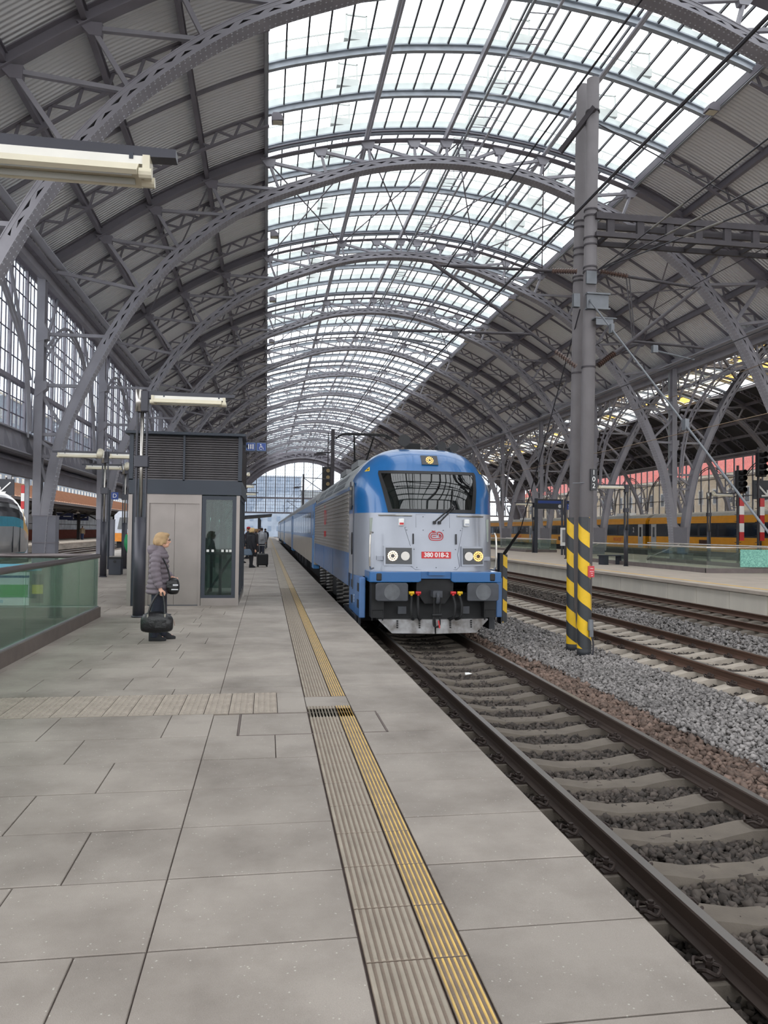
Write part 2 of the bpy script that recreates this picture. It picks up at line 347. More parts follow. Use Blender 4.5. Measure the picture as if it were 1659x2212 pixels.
# ---------------------------------------------------------------- near platform
SW = (-6.2, -3.0, 3.2, 14.0)          # stairwell opening x0 x1 y0 y1
def platform_near():
    root = struct('floor', 'grey paved platform with tactile strips beside the locomotive')
    b = MB()
    x0, x1, y0, y1 = SW
    top = -0.012
    for (a, c, d, e) in ((-10.6, 1.5, -4, y0), (-10.6, x0, y0, y1), (x1, 1.5, y0, y1), (-10.6, 1.5, y1, 172)):
        b.box(a, c, d, e, -0.9, top)
    b.build('platform_body', JOINT, root)
    # coping ledge under the slabs
    MB().box(1.44, 1.56, -4, 172, -0.75, -0.06).build('platform_wall', CONCRETE, root)
    slabs = []
    g = 0.003; Y0 = 2.985
    def rect(x0, x1, y0, y1): slabs.append((x0 + g, x1 - g, y0 + .0055, y1 - .0055))
    k = -3
    rng = random.Random(3)
    stag = {-1: -0.68, 0: -1.08, 1: -0.88, 2: -1.32, 3: -0.99, 4: -1.32, 5: -0.77}
    while True:
        ya = Y0 + 0.6 * k; yb = ya + 0.6
        if ya > 64: break
        # right column beside the edge
        if not (5.9 < ya < 6.3): rect(0.78, 1.58, ya, yb)
        # column left of the strip, and the staggered rest (blister band and cover cut out)
        rows = [(ya, yb)]
        if abs(ya - 5.985) < .1: rows = [(ya, 6.70)]
        if abs(ya - 6.585) < .1: rows = []
        if abs(ya - 7.185) < .1: rows = [(7.52, yb)]
        for (p, q) in rows:
            if abs(p - 5.985) < .1: rect(-0.42, -0.2, p, 6.66)
            elif abs(p - 5.385) < .1: rect(-0.42, 0.09, p, q); rect(0.09, 0.38, p, q)
            else: rect(-0.42, 0.38, p, q)
            x = stag.get(k, -0.42 - rng.uniform(0.3, 0.95)); hi = -0.42
            while hi > -10.6:
                lo = max(x, -10.6)
                if hi - lo > 0.05:
                    if q < SW[2] or p > SW[3] + 0.12 or lo >= SW[1] + 0.05 or hi <= SW[0]: rect(lo, hi, p, q)
                    elif hi > SW[1] + 0.1: rect(SW[1] + 0.06, hi, p, q)
                    elif lo < SW[0] - 0.1: rect(lo, SW[0] - 0.06, p, q)
                hi = x; x -= 0.9
        k += 1
    rect(0.12, 0.38, 6.70, 7.3); rect(0.12, 0.38, 7.3, 7.52); rect(0.38, 0.78, 6.9, 7.3)
    rect(0.98, 1.58, 5.985, 6.585)
    slabs.sort(key=lambda s: math.hypot((s[0] + s[1]) / 2 - 0.5, s[2] + 0.0) + (0 if s[3] > 2.2 and (s[0] + s[1]) / 2 > -1.0 - 0.36 * s[3] else 400))
    def slab(mb, s, dz=0.0):
        x0, x1, y0, y1 = s; c = 0.003
        mb.hexa([(x0, y0, -0.03), (x1, y0, -0.03), (x1, y1, -0.03), (x0, y1, -0.03), (x0, y0, dz - c), (x1, y0, dz - c), (x1, y1, dz - c), (x0, y1, dz - c)])
        n = len(mb.v) - 8; mb.v.extend([(x0 + c, y0 + c, dz), (x1 - c, y0 + c, dz), (x1 - c, y1 - c, dz), (x0 + c, y1 - c, dz)]); mb.f.remove((n + 4, n + 5, n + 6, n + 7))
        t = n + 8; mb.f += [(t, t + 1, t + 2, t + 3)] + [(n + 4 + i, n + 4 + (i + 1) % 4, t + (i + 1) % 4, t + i) for i in range(4)]
    for s in slabs[:296]:
        mb = MB(); slab(mb, s, rng.uniform(-0.0015, 0.0015)); mb.build('paving_slab', PAVING, root)
    mb = MB()
    for s in slabs[296:]: slab(mb, s)
    tag(mb.build('paving_slabs', PAVING, root), kind='stuff')
    MB().box(-10.6, 1.58, 64.2, 172, -0.03, 0).build('far_paving', PAVING, root)
    # cover plate crossing the strip
    cv = MB(); slab(cv, (-0.185, 0.375, 5.99, 6.65), 0.002); cv.build('service_cover', PAVING, root)
    cv = MB(); slab(cv, (0.785, 0.965, 5.99, 6.65), 0.002); cv.build('service_cover', PAVING, root)
    fr = MB()
    for (a, b2, c, d) in ((-0.2, 0.98, 5.97, 5.985), (-0.2, 0.98, 6.655, 6.67), (-0.2, -0.188, 5.97, 6.67), (0.968, 0.98, 5.97, 6.67)): fr.box(a, b2, c, d, -0.02, 0.001)
    fr.build('cover_frame', mat('cover_frame', (96, 84, 80), 0.7), root)
    # tactile ribbed tiles: grey 0.25 m, yellow 0.14 m, 0.4 m long
    def rib_tile(x0, x1, L, n, mb_m, rib_m, name, wid=.30):
        mb = MB().box(x0 + .003, x1 - .003, .003, L - .003, -0.03, 0.0); o = mb.build(name, mb_m)
        rb = MB(); p = (x1 - x0) / n
        for i in range(n):
            c = x0 + p * (i + .5); a = p * wid; b2 = p * wid * .55
            rb.hexa([(c - a, .006, 0), (c + a, .006, 0), (c + a, L - .006, 0), (c - a, L - .006, 0), (c - b2, .012, .0055), (c + b2, .012, .0055), (c + b2, L - .012, .0055), (c - b2, L - .012, .0055)])
        r = rb.build('ribs', rib_m); r.parent = o; return o, r
    gt, gr = rib_tile(0.385, 0.635, 0.4, 9, TACT, TACT_RIB, 'tactile_tile'); yt, yr = rib_tile(0.638, 0.775, 0.4, 6, TACT, TACT_Y, 'tactile_tile', .2)
    ys = [2.0 + 0.4 * i for i in range(12)] + [6.5] + [7.3 + 0.4 * i for i in range(34)]
    gz_ = yz_ = None
    for y in ys:
        for (t, r) in ((gt, gr), (yt, yr)):
            o = inst(t, root, (0, y, 0), name='tactile_tile'); inst(r, o, name='ribs')
    for o in (gt, gr, yt, yr): bpy.data.objects.remove(o)
    far = MB().box(0.385, 0.635, 20.9, 170, -0.03, 0.003); far.build('tactile_strip', TACT_RIB, root)
    far = MB().box(0.638, 0.775, 20.9, 170, -0.03, 0.004); far.build('tactile_strip', mat('yellow_strip_far', (160, 140, 108), .7), root)
    # blister band across the platform
    tm = None
    bl = MB().box(.003, .207, .003, .40, -0.03, 0.0)
    for i in range(4):
        for j in range(8):
            x = .026 + i * .052; y = .025 + j * .05; a = .018; c = .010
            bl.hexa([(x - a, y - a, 0), (x + a, y - a, 0), (x + a, y + a, 0), (x - a, y + a, 0), (x - c, y - c, .006), (x + c, y - c, .006), (x + c, y + c, .006), (x - c, y + c, .006)])
    t = bl.build('blister_tile', mat('blister_tile', (148, 138, 127), 0.8, 0, 0.12, 6))
    for i in range(13):
        for j in (0, 1): inst(t, root, (-0.09 - 0.21 * i, 6.705 + 0.405 * j, 0), name='blister_tile')
    bpy.data.objects.remove(t)
    # drain grating by the lift and a second blister band
    gm = MB()
    for i in range(26): gm.box(-0.5 + i * 0.035, -0.48 + i * 0.035, 18.3, 18.75, -0.02, 0.006)
    gm.build('floor_grating', mat('grating', (110, 102, 96), 0.7), root)
    # stairwell
    sx0, sx1, sy0, sy1 = SW
    st = MB()
    st.box(sx0 - .1, sx0, sy0, sy1, -4, -0.02); st.box(sx1, sx1 + .1, sy0, sy1, -4, -0.02); st.box(sx0, sx1, sy1, sy1 + .1, -4, -0.02); st.box(sx0, sx1, sy0 - .1, sy0, -4, -0.02); st.box(sx0, sx1, sy0, sy1, -4.1, -4)
    st.build('stairwell_wall', mat('stairwell_tile', (150, 148, 140), 0.6), root)
    for i in range(20): MB().box(sx0 + .01, sx1 - .01, sy0 + .3 * i, sy0 + .3 * i + .32, -0.3 - 0.16 * i, -0.14 - 0.16 * i).build('stair_step', PAVING, root)
    return root
platform_near()

# ---------------------------------------------------------------- platform across the tracks
def platform_right():
    root = struct('floor', 'pale far platform beyond the empty tracks with glass balustrades')
    MB().box(14.12, 29.4, -4, 172, -0.9, -0.10).build('platform_body', CONCRETE, root)
    MB().box(13.96, 29.4, -4, 172, -0.10, 0.0).build('platform_coping', mat('far_paving', (184, 172, 160), 0.8, 0, 0.1, 1.2), root)
    MB().box(14.55, 14.75, -4, 172, -0.0, 0.004).build('yellow_line', mat('pale_yellow_line', (220, 184, 110), 0.7), root)
    wm = mat('wall_panel', (224, 217, 204), 0.85, 0, 0.1, 1.0, stretch=(1, 1, 0.25))
    m = MB().box(-0.02, 0.06, 0.012, 1.788, -0.9, -0.12).build('wall_panel', wm)
    for i in range(38): inst(m, root, (14.08, 5.2 + 1.8 * i, 0), name='wall_panel')
    bpy.data.objects.remove(m)
    return root
platform_right()
# ---------------------------------------------------------------- train shed roof
XC = 8.25; HALF = 17.75; XN = XC + 2 * HALF - 0.1
BAY = 11.8; YA = 21.2
LOWP = [(0, 18.09), (2.0, 17.95), (3.9, 17.57), (5.8, 16.91), (8.8, 15.62), (11.3, 13.83), (13.2, 11.8), (14.64, 9.57), (15.97, 6.78), (16.58, 5.03), (17.05, 2.4), (17.2, 0.3)]
UPP = [(0, 19.28), (2.0, 19.14), (4.1, 18.87), (6.2, 18.38), (8.45, 17.7), (10.9, 16.55), (13.2, 15.23), (15.2, 13.85), (17.3, 12.35)]
LOW = catmull([(-d, z) for d, z in reversed(LOWP)] + LOWP[1:], 7)
UP = catmull([(-d, z) for d, z in reversed(UPP)] + UPP[1:], 6)
_la = np.array(LOW); _ua = np.array(UP)
def low_z(d): return float(np.interp(d, _la[:, 0], _la[:, 1]))
def up_z(d): return float(np.interp(d, _ua[:, 0], _ua[:, 1]))
def low_d(z):                      # distance from the centre line at height z
    m = len(_la) // 2; return float(np.interp(-z, -_la[m:, 1], _la[m:, 0]))
def up_n(d):
    e = 0.05; t = np.array([2 * e, up_z(d + e) - up_z(d - e)]); t /= np.linalg.norm(t); return (-t[1], t[0])
def foot(d):
    """where the radial strut from the top chord meets the lower chord"""
    nx, nz = up_n(d); s = 0.0
    while s < 6:
        x, z = d - nx * s, up_z(d) - nz * s
        if abs(x) < 17 and z < low_z(x) + 0.34: break
        s += 0.02
    return (d - nx * s, up_z(d) - nz * s)
def ribbon(mb, pts, y0, y1, n0, n1, i0=0, i1=None):
    """flat bars following a bent line in the x,z plane"""
    P = np.array(pts, float); T = np.gradient(P, axis=0); T /= np.linalg.norm(T, axis=1)[:, None]; N = np.stack([-T[:, 1], T[:, 0]], 1)
    rings = []
    for i in range(i0, len(P) if i1 is None else i1):
        a = P[i] + N[i] * n0; b = P[i] + N[i] * n1
        rings.append([(a[0], y0, a[1]), (a[0], y1, a[1]), (b[0], y1, b[1]), (b[0], y0, b[1])])
    mb.loft(rings); return P, N
def resample(pts, step):
    P = np.array(pts, float); s = np.concatenate([[0], np.cumsum(np.linalg.norm(np.diff(P, axis=0), axis=1))]); n = int(s[-1] / step)
    t = np.linspace(0, s[-1], n + 1); return np.stack([np.interp(t, s, P[:, 0]), np.interp(t, s, P[:, 1])], 1)
NODES = [-15.2, -13.2, -10.9, -8.45, -6.2, -4.1, -2.0, -0.5, 0.5, 2.0, 4.1, 6.2, 8.45, 10.9, 13.2, 15.2]

def truss():
    P = resample(LOW, 0.46); H = 0.38
    T = np.gradient(P, axis=0); T /= np.linalg.norm(T, axis=1)[:, None]; N = np.stack([-T[:, 1], T[:, 0]], 1)
    mb = MB()
    ribbon(mb, P, -0.29, 0.29, 0, 0.03); ribbon(mb, P, -0.25, 0.25, H - 0.03, H)
    for s in (-1, 1):
        a, b = (s * 0.235, s * 0.2) if s > 0 else (-0.235, -0.2)
        y0, y1 = min(a, b), max(a, b)
        ribbon(mb, P, y0, y1, 0.03, 0.14); ribbon(mb, P, y0, y1, H - 0.13, H - 0.03)
        for i in range(len(P) - 1):
            def q(j, n): p = P[j] + N[j] * n; return Vector((p[0], (y0 + y1) / 2, p[1]))
            if P[i][1] < 9.0:
                if i == 0 or True:
                    A = [q(i, .13), q(i + 1, .13), q(i + 1, H - .12), q(i, H - .12)]
                    mb.hexa([(*p.xz, 0)[:1] + (y0,) + (p.z,) for p in A] + [(p.x, y1, p.z) for p in A])
                continue
            lo, hi = (q(i, 0.12), q(i + 1, H - 0.11)) if i % 2 == 0 else (q(i, H - 0.11), q(i + 1, 0.12))
            mb.beam(lo, hi, 0.02, 0.11, (0, 0, 1) if abs((hi - lo).normalized().z) < 0.9 else (1, 0, 0))
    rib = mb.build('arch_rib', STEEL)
    # rivet rows
    rv = MB(); R = resample(LOW, 0.17); T = np.gradient(R, axis=0); T /= np.linalg.norm(T, axis=1)[:, None]; Nn = np.stack([-T[:, 1], T[:, 0]], 1)
    for p, n, t in zip(R, Nn, T):
        for y in (-0.25, -0.13, 0.13, 0.25):
            c = np.array([p[0], y, p[1]]); e = 0.026; u = np.array([t[0], 0, t[1]]); w = np.array([0, 1, 0]); o = c - np.array([n[0], 0, n[1]]) * 0.02
            rv.add([c - u * e - w * e, c + u * e - w * e, c + u * e + w * e, c - u * e + w * e, o], [(0, 1, 4), (1, 2, 4), (2, 3, 4), (3, 0, 4)])
    tag(rv.build('rivets', STEEL_L, rib), kind='stuff')
    # top chord
    uc = MB(); U = resample(UP, 0.6)
    ribbon(uc, U, -0.19, 0.19, 0, 0.03); ribbon(uc, U, -0.19, 0.19, 0.36, 0.39)
    a = [p for p in U if p[0] < -8.2]; b = [p for p in U if p[0] > 8.2]; c = [p for p in U if -8.6 < p[0] < 8.6]
    ribbon(uc, a, -0.02, 0.02, 0.03, 0.36); ribbon(uc, b, -0.02, 0.02, 0.03, 0.36)
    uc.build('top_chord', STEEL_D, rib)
    for d in NODES:
        f = foot(d); nx, nz = up_n(d); z = up_z(d)
        MB().beam((d, 0, z), (f[0], 0, f[1]), 0.13 if abs(d) > 9 else 0.10, 0.17, (0, 1, 0)).build('strut', STEEL, rib)
        g = MB().prism([(d - .34, z + .02), (d + .34, z + .02), (d + .16 - nx * .3, z - .34), (d - .16 - nx * .3, z - .34)], -0.10, 0.10)
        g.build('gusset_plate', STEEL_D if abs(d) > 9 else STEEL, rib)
    for i, d in enumerate(NODES):
        if abs(d) < 1: continue
        j = i + 1 if d < 0 else i - 1
        f = foot(NODES[j]); s = 1 if d < 0 else -1
        for y in (-0.07, 0.07):
            pass
        MB().beam((d + s * .1, 0, up_z(d) - 0.12), (f[0] - s * .15, 0, f[1] + 0.05), 0.12, 0.13, (0, 1, 0)).build('diagonal', STEEL, rib)
    for s in (-1, 1):
        f = foot(s * 15.2)
        MB().beam((s * 17.3, 0, 12.25), (f[0], 0, f[1] + .05), 0.13, 0.13, (0, 1, 0)).build('diagonal', STEEL, rib)
        zz = 9.58
        for z in (9.58, 7.45, 5.41, 4.5):
            MB().beam((s * 17.6, 0, z), (s * low_d(z), 0, z + .02), 0.14, 0.13).build('tie', STEEL, rib)
        for za, zb in ((9.3, 7.55), (7.2, 5.5), (4.4, 3.0), (5.2, 4.6)):
            MB().beam((s * 17.62, 0, za), (s * (low_d(zb) + .1), 0, zb), 0.12, 0.14, (0, 1, 0)).build('brace', STEEL, rib)
    return rib
def column():
    root = emp('steel_column')
    p = MB().box(-0.1, 0.8, -0.26, 0.26, 0.0, 2.05); p.build('pedestal', mat('pedestal_paint', (124, 124, 134), 0.55, 0, 0.08, 1.5, 0.1, 20), root)
    MB().box(-0.12, 0.82, -0.28, 0.28, 0.93, 0.97).box(-0.12, 0.82, -0.28, 0.28, 2.03, 2.07).build('seam_plate', STEEL_D, root)
    q = MB().box(-0.02, 0.02, -0.16, 0.16, 2.05, 12.3).box(-0.16, 0.16, -0.18, -0.15, 2.05, 12.3).box(-0.16, 0.16, 0.15, 0.18, 2.05, 12.3); q.build('post', STEEL, root)
    MB().prism([(-.16, 9.2), (.3, 9.35), (.3, 9.7), (.1, 10.1), (-.16, 10.1)], -0.2, 0.2).prism([(-.16, 6.9), (.3, 7.3), (.3, 7.6), (-.16, 7.6)], -0.2, 0.2).prism([(-.16, 2.05), (.5, 2.05), (.25, 2.3), (.16, 3.1), (-.16, 3.1)], -0.03, 0.03).build('gusset_plate', STEEL, root)
    MB().tube([(-0.02, 0.42, 2.1), (-0.02, 0.42, 12)], 0.09, 10).build('downpipe', mat('downpipe', (150, 156, 156), 0.5), root)
    return root

ROOFP = mat('corrugated_roof_sheet', (234, 235, 236), 0.6, 0, 0.04, 0.35)
def corrugate(m, amp):
    nt = m.node_tree; b = nt.nodes['Principled BSDF']; L = nt.links.new
    g = nt.nodes.new('ShaderNodeNewGeometry'); w = nt.nodes.new('ShaderNodeTexWave'); w.wave_type = 'BANDS'; w.bands_direction = 'Y'
    w.inputs['Scale'].default_value = 1.75; w.inputs['Distortion'].default_value = 0
    L(g.outputs['Position'], w.inputs['Vector']); bp = nt.nodes.new('ShaderNodeBump'); bp.inputs['Strength'].default_value = amp; bp.inputs['Distance'].default_value = 0.05
    L(w.outputs['Fac'], bp.inputs['Height']); L(bp.outputs[0], b.inputs['Normal'])
corrugate(ROOFP, 0.9)
ROOF_N = mat('dimmed_roof_sheet', (74, 74, 76), 0.75, 0, 0.15, 0.5); corrugate(ROOF_N, 0.3)  # lower light of the second shed is put into this darker colour
PANE = glass_mat('skylight_glass', (253, 254, 255), 0.92, 0.015, 0.07)
PANE_A = [glass_mat('old_white_glass', (240, 240, 236), 0.7, 0.05, 0.3), glass_mat('amber_glass', (238, 190, 104), 0.5, 0.04, 0.5), glass_mat('cream_glass', (245, 234, 204), 0.5, 0.04, 0.5)]
PURLIN_D = [8.45, 10.9, 13.2, 15.2, 17.6]
def off(d, n):
    nx, nz = up_n(max(-17.2, min(17.2, d))); z = up_z(d) if abs(d) <= 17.3 else up_z(17.3) - (abs(d) - 17.3) * 0.72
    return (d + nx * n, z + nz * n)

def nave(xc, label, north=False):
    root = struct('ceiling', label, (xc, 0, 0))
    y_from, y_to = YA - 4 * BAY, YA + 13 * BAY
    # closed roof sheets, one per bay and purlin gap
    for s in (-1, 1):
        for a, b in zip(PURLIN_D[:-1], PURLIN_D[1:]):
            mb = MB(); n = 4
            rings = []
            for i in range(n + 1):
                d = s * (a + (b - a) * i / n); p = off(d, 0.42); q = off(d, 0.50)
                rings.append([(p[0], 0, p[1]), (p[0], BAY, p[1]), (q[0], BAY, q[1]), (q[0], 0, q[1])])
            src = mb.loft(rings).build('roof_sheet', ROOF_N if north else ROOFP, None, fix=True)
            for k in range(-4, 13): inst(src, root, (0, YA + k * BAY, 0), name='roof_sheet')
            bpy.data.objects.remove(src)
    # purlins along the shed
    SM = STEEL_D
    for s in (-1, 1):
        for d in (10.9, 13.2, 15.2):
            p = off(s * d, 0.24); MB().ibeam((p[0], y_from, p[1]), (p[0], y_to, p[1]), 0.16, 0.34).build('purlin', SM, root)
        p = off(s * 8.45, 0.2); MB().box(p[0] - .08, p[0] + .08, y_from, y_to, p[1] - .05, p[1] + 0.22).build('skylight_curb', STEEL_D, root)
        MB().box(p[0] - .06, p[0] + .06, y_from, y_to, p[1] - .10, p[1] - .05).build('curb_trim', ALU, root)
        p = off(s * 4.1, 0.12); MB().tube([(p[0] - .07, y_from, p[1]), (p[0] - .07, y_to, p[1])], 0.075, 8).tube([(p[0] + .07, y_from, p[1] + .1), (p[0] + .07, y_to, p[1] + .1)], 0.06, 8).build('purlin', STEEL_L, root)
        p = off(s * 17.5, 0.1); MB().box(p[0] - .12, p[0] + .12, y_from, y_to, p[1] - .45, p[1] + .25).box(p[0] - s * .3 - .25, p[0] - s * .3 + .25, y_from, y_to, p[1] - .1, p[1] - .05).build('eave_beam', STEEL, root)
        p = off(s * 17.0, -0.25); MB().box(p[0] - .18, p[0] + .18, y_from, y_to, p[1] - .06, p[1]).build('eave_flange', STEEL_L, root)
    z = up_z(0)
    MB().box(-0.62, -0.5, y_from, y_to, z - .05, z + .25).build('purlin', STEEL, root)
    MB().tube([(0.0, y_from, z - .55), (0.0, y_to, z - .55)], 0.06, 8).build('ridge_rail', ALU, root)
    MB().tube([(0.95, y_from, z - .45), (0.95, y_to, z - .45)], 0.055, 8).build('ridge_rail', STEEL_L, root)
    if not north:
        rg = MB()
        for i in range(190): rg.tube([(0.0, YA + i * 0.8, z - .5), (0.95, YA + i * 0.8, z - .45)], 0.022, 5)
        tag(rg.build('ladder_rungs', STEEL_L, root), kind='stuff')
    # rafters between the main ribs: lattice at the quarter points, a plain one midway
    raf = {}
    for s in (-1, 1):
        pts = [off(s * (8.45 + 0.45 * i), 0.0) for i in range(21)]
        mb = MB(); pp = pts if s > 0 else pts[::-1]
        ribbon(mb, pp, -0.07, 0.07, 0.36, 0.42); ribbon(mb, pp, -0.07, 0.07, -0.12, -0.05)
        for i in range(len(pp) - 1):
            n0 = np.array(pp[i]); n1 = np.array(pp[i + 1]); t = n1 - n0; t /= np.linalg.norm(t); nn = np.array([-t[1], t[0]])
            a, b = (n0 - nn * .08, n1 + nn * .38) if i % 2 else (n0 + nn * .38, n1 - nn * .08)
            mb.beam((a[0], 0, a[1]), (b[0], 0, b[1]), 0.09, 0.05, (0, 1, 0))
        raf[s] = mb.build('lattice_rafter', STEEL_D)
        mb = MB(); ribbon(mb, pp, -0.04, 0.04, 0.30, 0.42); raf[s, 't'] = mb.build('thin_rafter', STEEL_D)
    arc = MB(); A = resample([p for p in UP if abs(p[0]) < 8.6], 0.55)
    ribbon(arc, A, -0.09, 0.09, 0.30, 0.35); ribbon(arc, A, -0.03, 0.03, 0.35, 0.52); ribbon(arc, A, -0.11, 0.11, 0.52, 0.57)
    arc = arc.build('skylight_arch', mat('skylight_arch_paint', (162, 169, 177), 0.5))
    up = MB(); ribbon(up, A, 0.11, 0.14, 0.56, 0.95); up = up.build('upstand', mat('upstand_sheet', (186, 194, 190), 0.5))
    rail = MB(); ribbon(rail, A, 0.5, 0.53, 1.55, 1.60)
    for dc in (-5.0, 0.9, 5.6):
        q = off(dc, 1.25); rail.box(q[0] - .45, q[0] + .45, .15, .75, q[1] - .25, q[1] + .05); rail.box(q[0] - .4, q[0] - .34, .2, .26, q[1], q[1] + .7); rail.box(q[0] + .34, q[0] + .4, .2, .26, q[1], q[1] + .7); rail.box(q[0] - .4, q[0] + .4, .2, .26, q[1] + .66, q[1] + .7)
    for p in A[::2]:
        q = off(p[0], 1.6); r = off(p[0], 0.6); rail.beam((r[0], .5, r[1]), (q[0], .52, q[1]), .03, .03)
    rail = rail.build('roof_handrail', mat('pale_rail', (176, 182, 178), .5))
    for k in range(-4, 13):
        for qd in range(4):
            y = YA + (k + qd / 4) * BAY
            inst(arc, root, (0, y, 0), name='skylight_arch')
            if not north and k < 4: inst(up, root, (0, y, 0), name='upstand')
            if not north and 0 <= k < 3: inst(rail, root, (0, y, 0), name='roof_handrail')
            if qd:
                for s in (-1, 1): inst(raf[s] if qd != 2 else raf[s, 't'], root, (0, y, 0), name='lattice_rafter' if qd != 2 else 'thin_rafter')
    for o in [arc, up, rail] + list(raf.values()): bpy.data.objects.remove(o)
    # glazing bars and panes
    nb = 24 if not north else 13
    ds = [-8.4 + 16.8 * i / (nb - 1) for i in range(nb)]
    BARM = mat('glazing_bar', (60, 62, 70), 0.5)
    for d in ds:
        p = off(d, 0.575); MB().beam((p[0], y_from, p[1]), (p[0], y_to, p[1]), 0.06, 0.10).build('glazing_bar', BARM, root)
    cnt = 0; rest = MB(); restm = {0: MB(), 1: MB(), 2: MB()}; rng = random.Random(5)
    srcs = []
    for a, b in zip(ds[:-1], ds[1:]):
        p = off(a, 0.64); q = off(b, 0.64); y1 = BAY / 4 - 0.02; g = 0.03
        srcs.append([(p[0] + g, .02, p[1]), (q[0] - g, .02, q[1]), (q[0] - g, y1, q[1]), (p[0] + g, y1, p[1])])
    smesh = {}
    for row in range(-16, 52):
        y = YA + row * BAY / 4
        for i, vs in enumerate(srcs):
            mi = 0 if not north else rng.choices((0, 1, 2), (6, 1.6, 2.6))[0]
            asobj = (row >= 0 and cnt < 296) if not north else (row >= 8 and cnt < 296)
            if asobj:
                key = (i, mi)
                if key not in smesh: smesh[key] = MB().add(vs, [(0, 1, 2, 3)]).build('glass_pane', PANE if not north else PANE_A[mi])
                inst(smesh[key], root, (0, y, 0), name='glass_pane'); cnt += 1
            else:
                (rest if not north else restm[mi]).add([(v[0], v[1] + y, v[2]) for v in vs], [(0, 1, 2, 3)])
    for o in smesh.values(): bpy.data.objects.remove(o)
    if not north: tag(rest.build('skylight_panes', PANE, root), kind='stuff')
    else:
        for i in range(3): tag(restm[i].build('skylight_panes', PANE_A[i], root), kind='stuff')
    # arched ribs
    for k in range(0 if not north else 0, 14):
        r = copy_tree(TRUSS, root, (0, YA + k * BAY, 0))
    # wind bracing rods
    if not north:
        for k in range(1, 12, 2):
            y0 = YA + k * BAY; y1 = y0 + BAY
            br = MB()
            for a, b in ((-8.45, -4.1), (-4.1, 0), (0, 4.1), (4.1, 8.45), (-15.2, -10.9), (10.9, 15.2)):
                for (d0, d1) in ((a, b), (b, a)): br.tube([(d0, y0, up_z(d0) - .1), (d1, y1, up_z(d1) - .1)], 0.035, 5)
            br.build('bracing_rods', STEEL_D, root)
    return root
TRUSS = truss()
NAVE1 = nave(XC, 'arched steel and glass roof of the train shed over the locomotive')
NAVE2 = nave(XN, 'older dark arched roof with amber panes beyond the shared columns', True)
def drop(o):
    for c in list(o.children): drop(c)
    bpy.data.objects.remove(o)
drop(TRUSS)

# floodlights under the skylight edge
def floodlight(x, y, z, s, label):
    r = tag(emp('floodlight', (x, y, z)), label, 'lamp', 'floodlights hung along the skylight edge')
    MB().tube([(0, 0, 0), (s * .1, 0, 0), (s * .2, 0, -.12)], .02, 6).build('bracket', STEEL_D, r)
    MB().prism([(s * .1, -.32), (s * .55, -.26), (s * .5, -.08), (s * .35, 0.02), (s * .15, 0.0), (s * .08, -.12)], -.2, .2).build('housing', STEEL_D, r, fix=True)
    MB().box(min(s * .12, s * .5), max(s * .12, s * .5), -.16, .16, -.315, -.30).build('lens', CREAM, r)
for i, y in enumerate((17.4, 29.6, 41.4, 53.2, 65.0)):
    p = off(-8.45, 0.15); floodlight(XC + p[0] + .1, y, p[1], 1, ['grey floodlight on the skylight edge nearest the top of the picture', 'grey floodlight on the left skylight edge by the first full arch', 'third grey floodlight along the left skylight edge', 'fourth grey floodlight along the left skylight edge', 'fifth small grey floodlight along the left skylight edge'][i])
    if i > 0:
        p = off(8.45, 0.15); floodlight(XC + p[0] - .1, y - 3.6, p[1], -1, ['', 'grey floodlight on the right skylight edge above the striped pole', 'second grey floodlight down the right skylight edge', 'third grey floodlight down the right skylight edge', 'fourth small grey floodlight down the right skylight edge'][i])

# ---------------------------------------------------------------- columns
COLM = column(); ORD = ['first', 'second', 'third', 'fourth', 'fifth', 'sixth', 'seventh']
for k in range(0, 14):
    y = YA + k * BAY
    far = k > 6
    if k >= 1:
        c = copy_tree(COLM, None, (XC - HALF + .15, y, 0)); tag(c, ('%s grey riveted steel column under the window wall, counted from the left edge' % ORD[k - 1]) if k < 6 else 'tiny far grey steel column under the window wall behind the lift', 'column', 'columns under the window wall')
    c = copy_tree(COLM, None, (XN - HALF - .35, y, 0)); tag(c, ('%s grey steel column on the far platform carrying two arches, from the right' % ORD[k - 1]) if 0 < k < 7 else ('grey steel column just outside the right picture edge carrying two arches' if k == 0 else 'tiny far grey steel column behind the locomotive carrying two arches'), 'column', 'shared columns between the two sheds')
drop(COLM)
